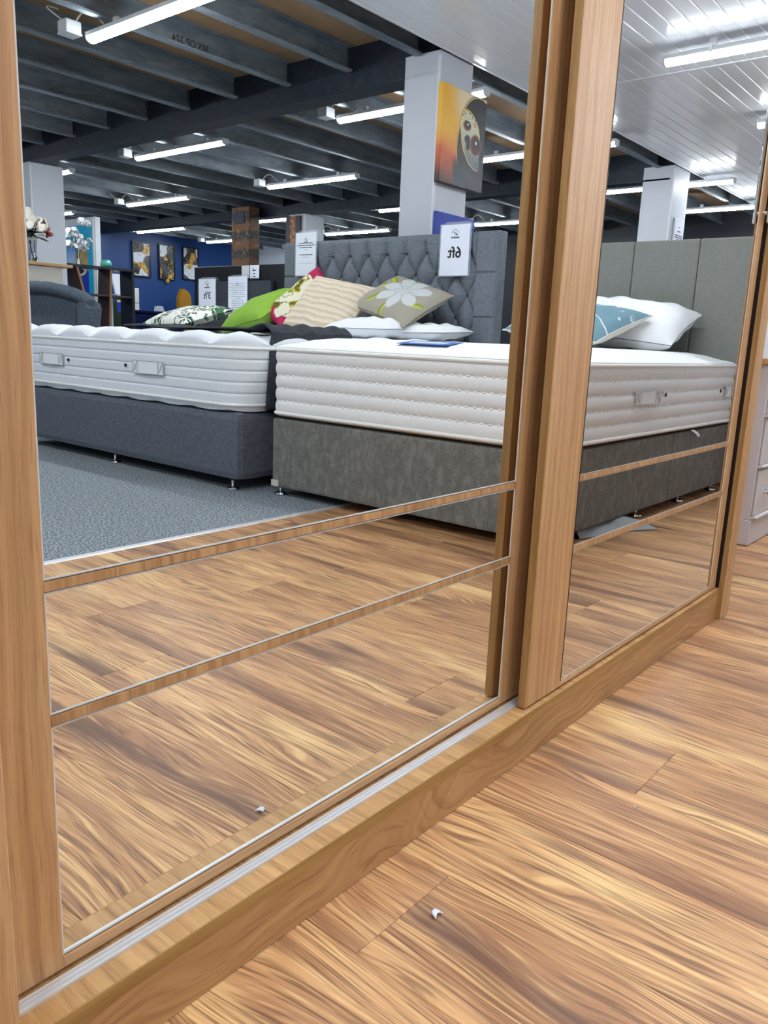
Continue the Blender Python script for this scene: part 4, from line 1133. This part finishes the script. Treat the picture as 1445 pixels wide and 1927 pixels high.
box('card', 'edge_grey', sg2, 6.484, 6.4895, -7.0, -6.865, 1.36, 1.50, bev=.002)

# chairs and bench by the blue wall
nb_ = thing('navy_bench', 'navy velvet bench seat before the blue wall', 'bench', (8.0, -11.4, 0))
MB().box(7.65, 8.85, -11.9, -11.3, .30, .98, bev=.09).build('body', 'navy_velvet', nb_)
MB().box(7.62, 8.88, -11.92, -11.28, .981, 1.02, bev=.018).build('top_pad', 'navy_velvet', nb_)
for gx in (7.75, 8.75):
    for gy in (-11.8, -11.4): MB().lathe([(.02, 0), (.028, .3)], 10, (gx, gy, .003)).build('leg', 'black', nb_)
pc_ = thing('price_card', 'small white folded card on the navy bench', 'card', (8.38, -11.5, 1.02))
MB().prism([(-.02, 0), (.16, 0), (.12, .09), (.0, .09)], 'y', -.002, .002).build('sheet', 'paper', pc_).location = (.07, .03, .05)
MB().prism([(-.02, 0), (.16, 0), (.12, .085), (.0, .085)], 'y', -.002, .002).build('sheet', 'paper', pc_).location = (.07, -.03, .047)
gc = thing('green_chair', 'sage green tub chair seen through the dark shelf unit', 'chair', (7.3, -11.0, 0))
def chair(t, x, y, w, zt, mat):
    MB().grid(lambda u, v: (x + w * (u - .5) * (1 - .18 * v * v), y - .05 - .16 * math.cos(PI * (u - .5)) + .06 * v, .42 + (zt - .42) * v + .0 * u), 12, 10).build('backrest', mat, t, smooth=True)
    ob = t.children[-1] if t.children else None
    MB().box(x - w / 2, x + w / 2, y - .18, y + .3, .36, .50, bev=.04).build('seat', mat, t)
    for q in (-1, 1):
        for r_ in (-.14, .26): MB().lathe([(.011, 0), (.016, .36)], 8, (x + q * w * .4, y + r_, .003)).build('leg', 'black', t)
chair(gc, 7.30, -11.0, .27, 1.13, 'olive')
mc = thing('mustard_headboard', 'mustard velvet rounded headboard leaning at the blue wall', 'headboard', (10.0, -12.9, 0))
MB().prism([(9.86, .003)] + [(9.86, 1.35)] + [(9.93 + .21 * math.sin(a), 1.33 + .19 * math.cos(a)) for a in [i * PI / 16 for i in range(9)]] + [(10.16, 1.1), (10.14, .003)], 'y', -12.95, -12.85).build('pad', 'mustard', mc)
ph_ = thing('cream_headboard', 'narrow cream padded headboard against the blue wall beside the shelf unit', 'headboard', (8.85, -12.9, 0))
for a, b in ((.003, .75), (.755, 1.18), (1.185, 1.46)): box('pad', 'cream', ph_, 8.72, 8.955, -12.95, -12.86, a, b, bev=.012)
lf = thing('leaflet_stand', 'white leaflet stand with cyan card glimpsed through the shelf unit', 'leaflet stand', (7.25, -10.4, 0))
MB().prism([(-10.52, 1.22), (-10.48, 1.22), (-10.60, 1.52), (-10.64, 1.52)], 'x', 6.98, 7.22).build('sloped_holder', 'paper', lf)
box('shelf', 'plastic', lf, 6.95, 7.26, -10.62, -10.40, 1.19, 1.215); box('post', 'plastic', lf, 7.22, 7.26, -10.6, -10.56, .003, 1.189); box('card', 'poster', lf, 6.97, 7.2, -10.45, -10.44, .95, 1.185)
box('post', 'plastic', lf, 6.95, 6.968, -10.6, -10.56, .003, 1.189)

# ================================================================== SMALL THINGS ON THE FLOOR
def scrap(label, c, s):
    t = thing('paper_scrap', label, 'paper scrap', (c[0], c[1], .0005))
    m = MB()
    m.grid(lambda u, v: (c[0] + s * (u - .5) * (1 - .5 * v), c[1] + s * .55 * (v - .5) + .2 * s * math.sin(3 * u), .0012 + .004 * abs(math.sin(3 * u + 2 * v))), 5, 4)
    m.grid(lambda u, v: (c[0] - .4 * s + s * .35 * u, c[1] + .1 * s + s * .25 * (v - .5), .0015 + .003 * v), 3, 3)
    o = m.build('flake', 'paper', t); sm = o.modifiers.new('thickness', 'SOLIDIFY'); sm.thickness = .0008
scrap('white paper scrap on the laminate in front of the plinth', (.744, -.169, 0), .016)
scrap('tiny white crumb on the laminate before the right door', (1.157, -.261, 0), .005)

# far bedside cabinet glimpsed beside the tufted headboard
bs = thing('bedside_cabinet', 'dark navy bedside cabinet behind the gap between the two headboards', 'cabinet', (5.6, -2.0, 0))
box('body', 'navy', bs, 5.4, 5.9, -2.3, -1.7, .06, .98, bev=.006)
box('drawer', 'navy', bs, 5.388, 5.3995, -2.28, -1.72, .56, .96, bev=.003)
box('plinth', 'black', bs, 5.42, 5.88, -2.28, -1.72, .003, .0595)
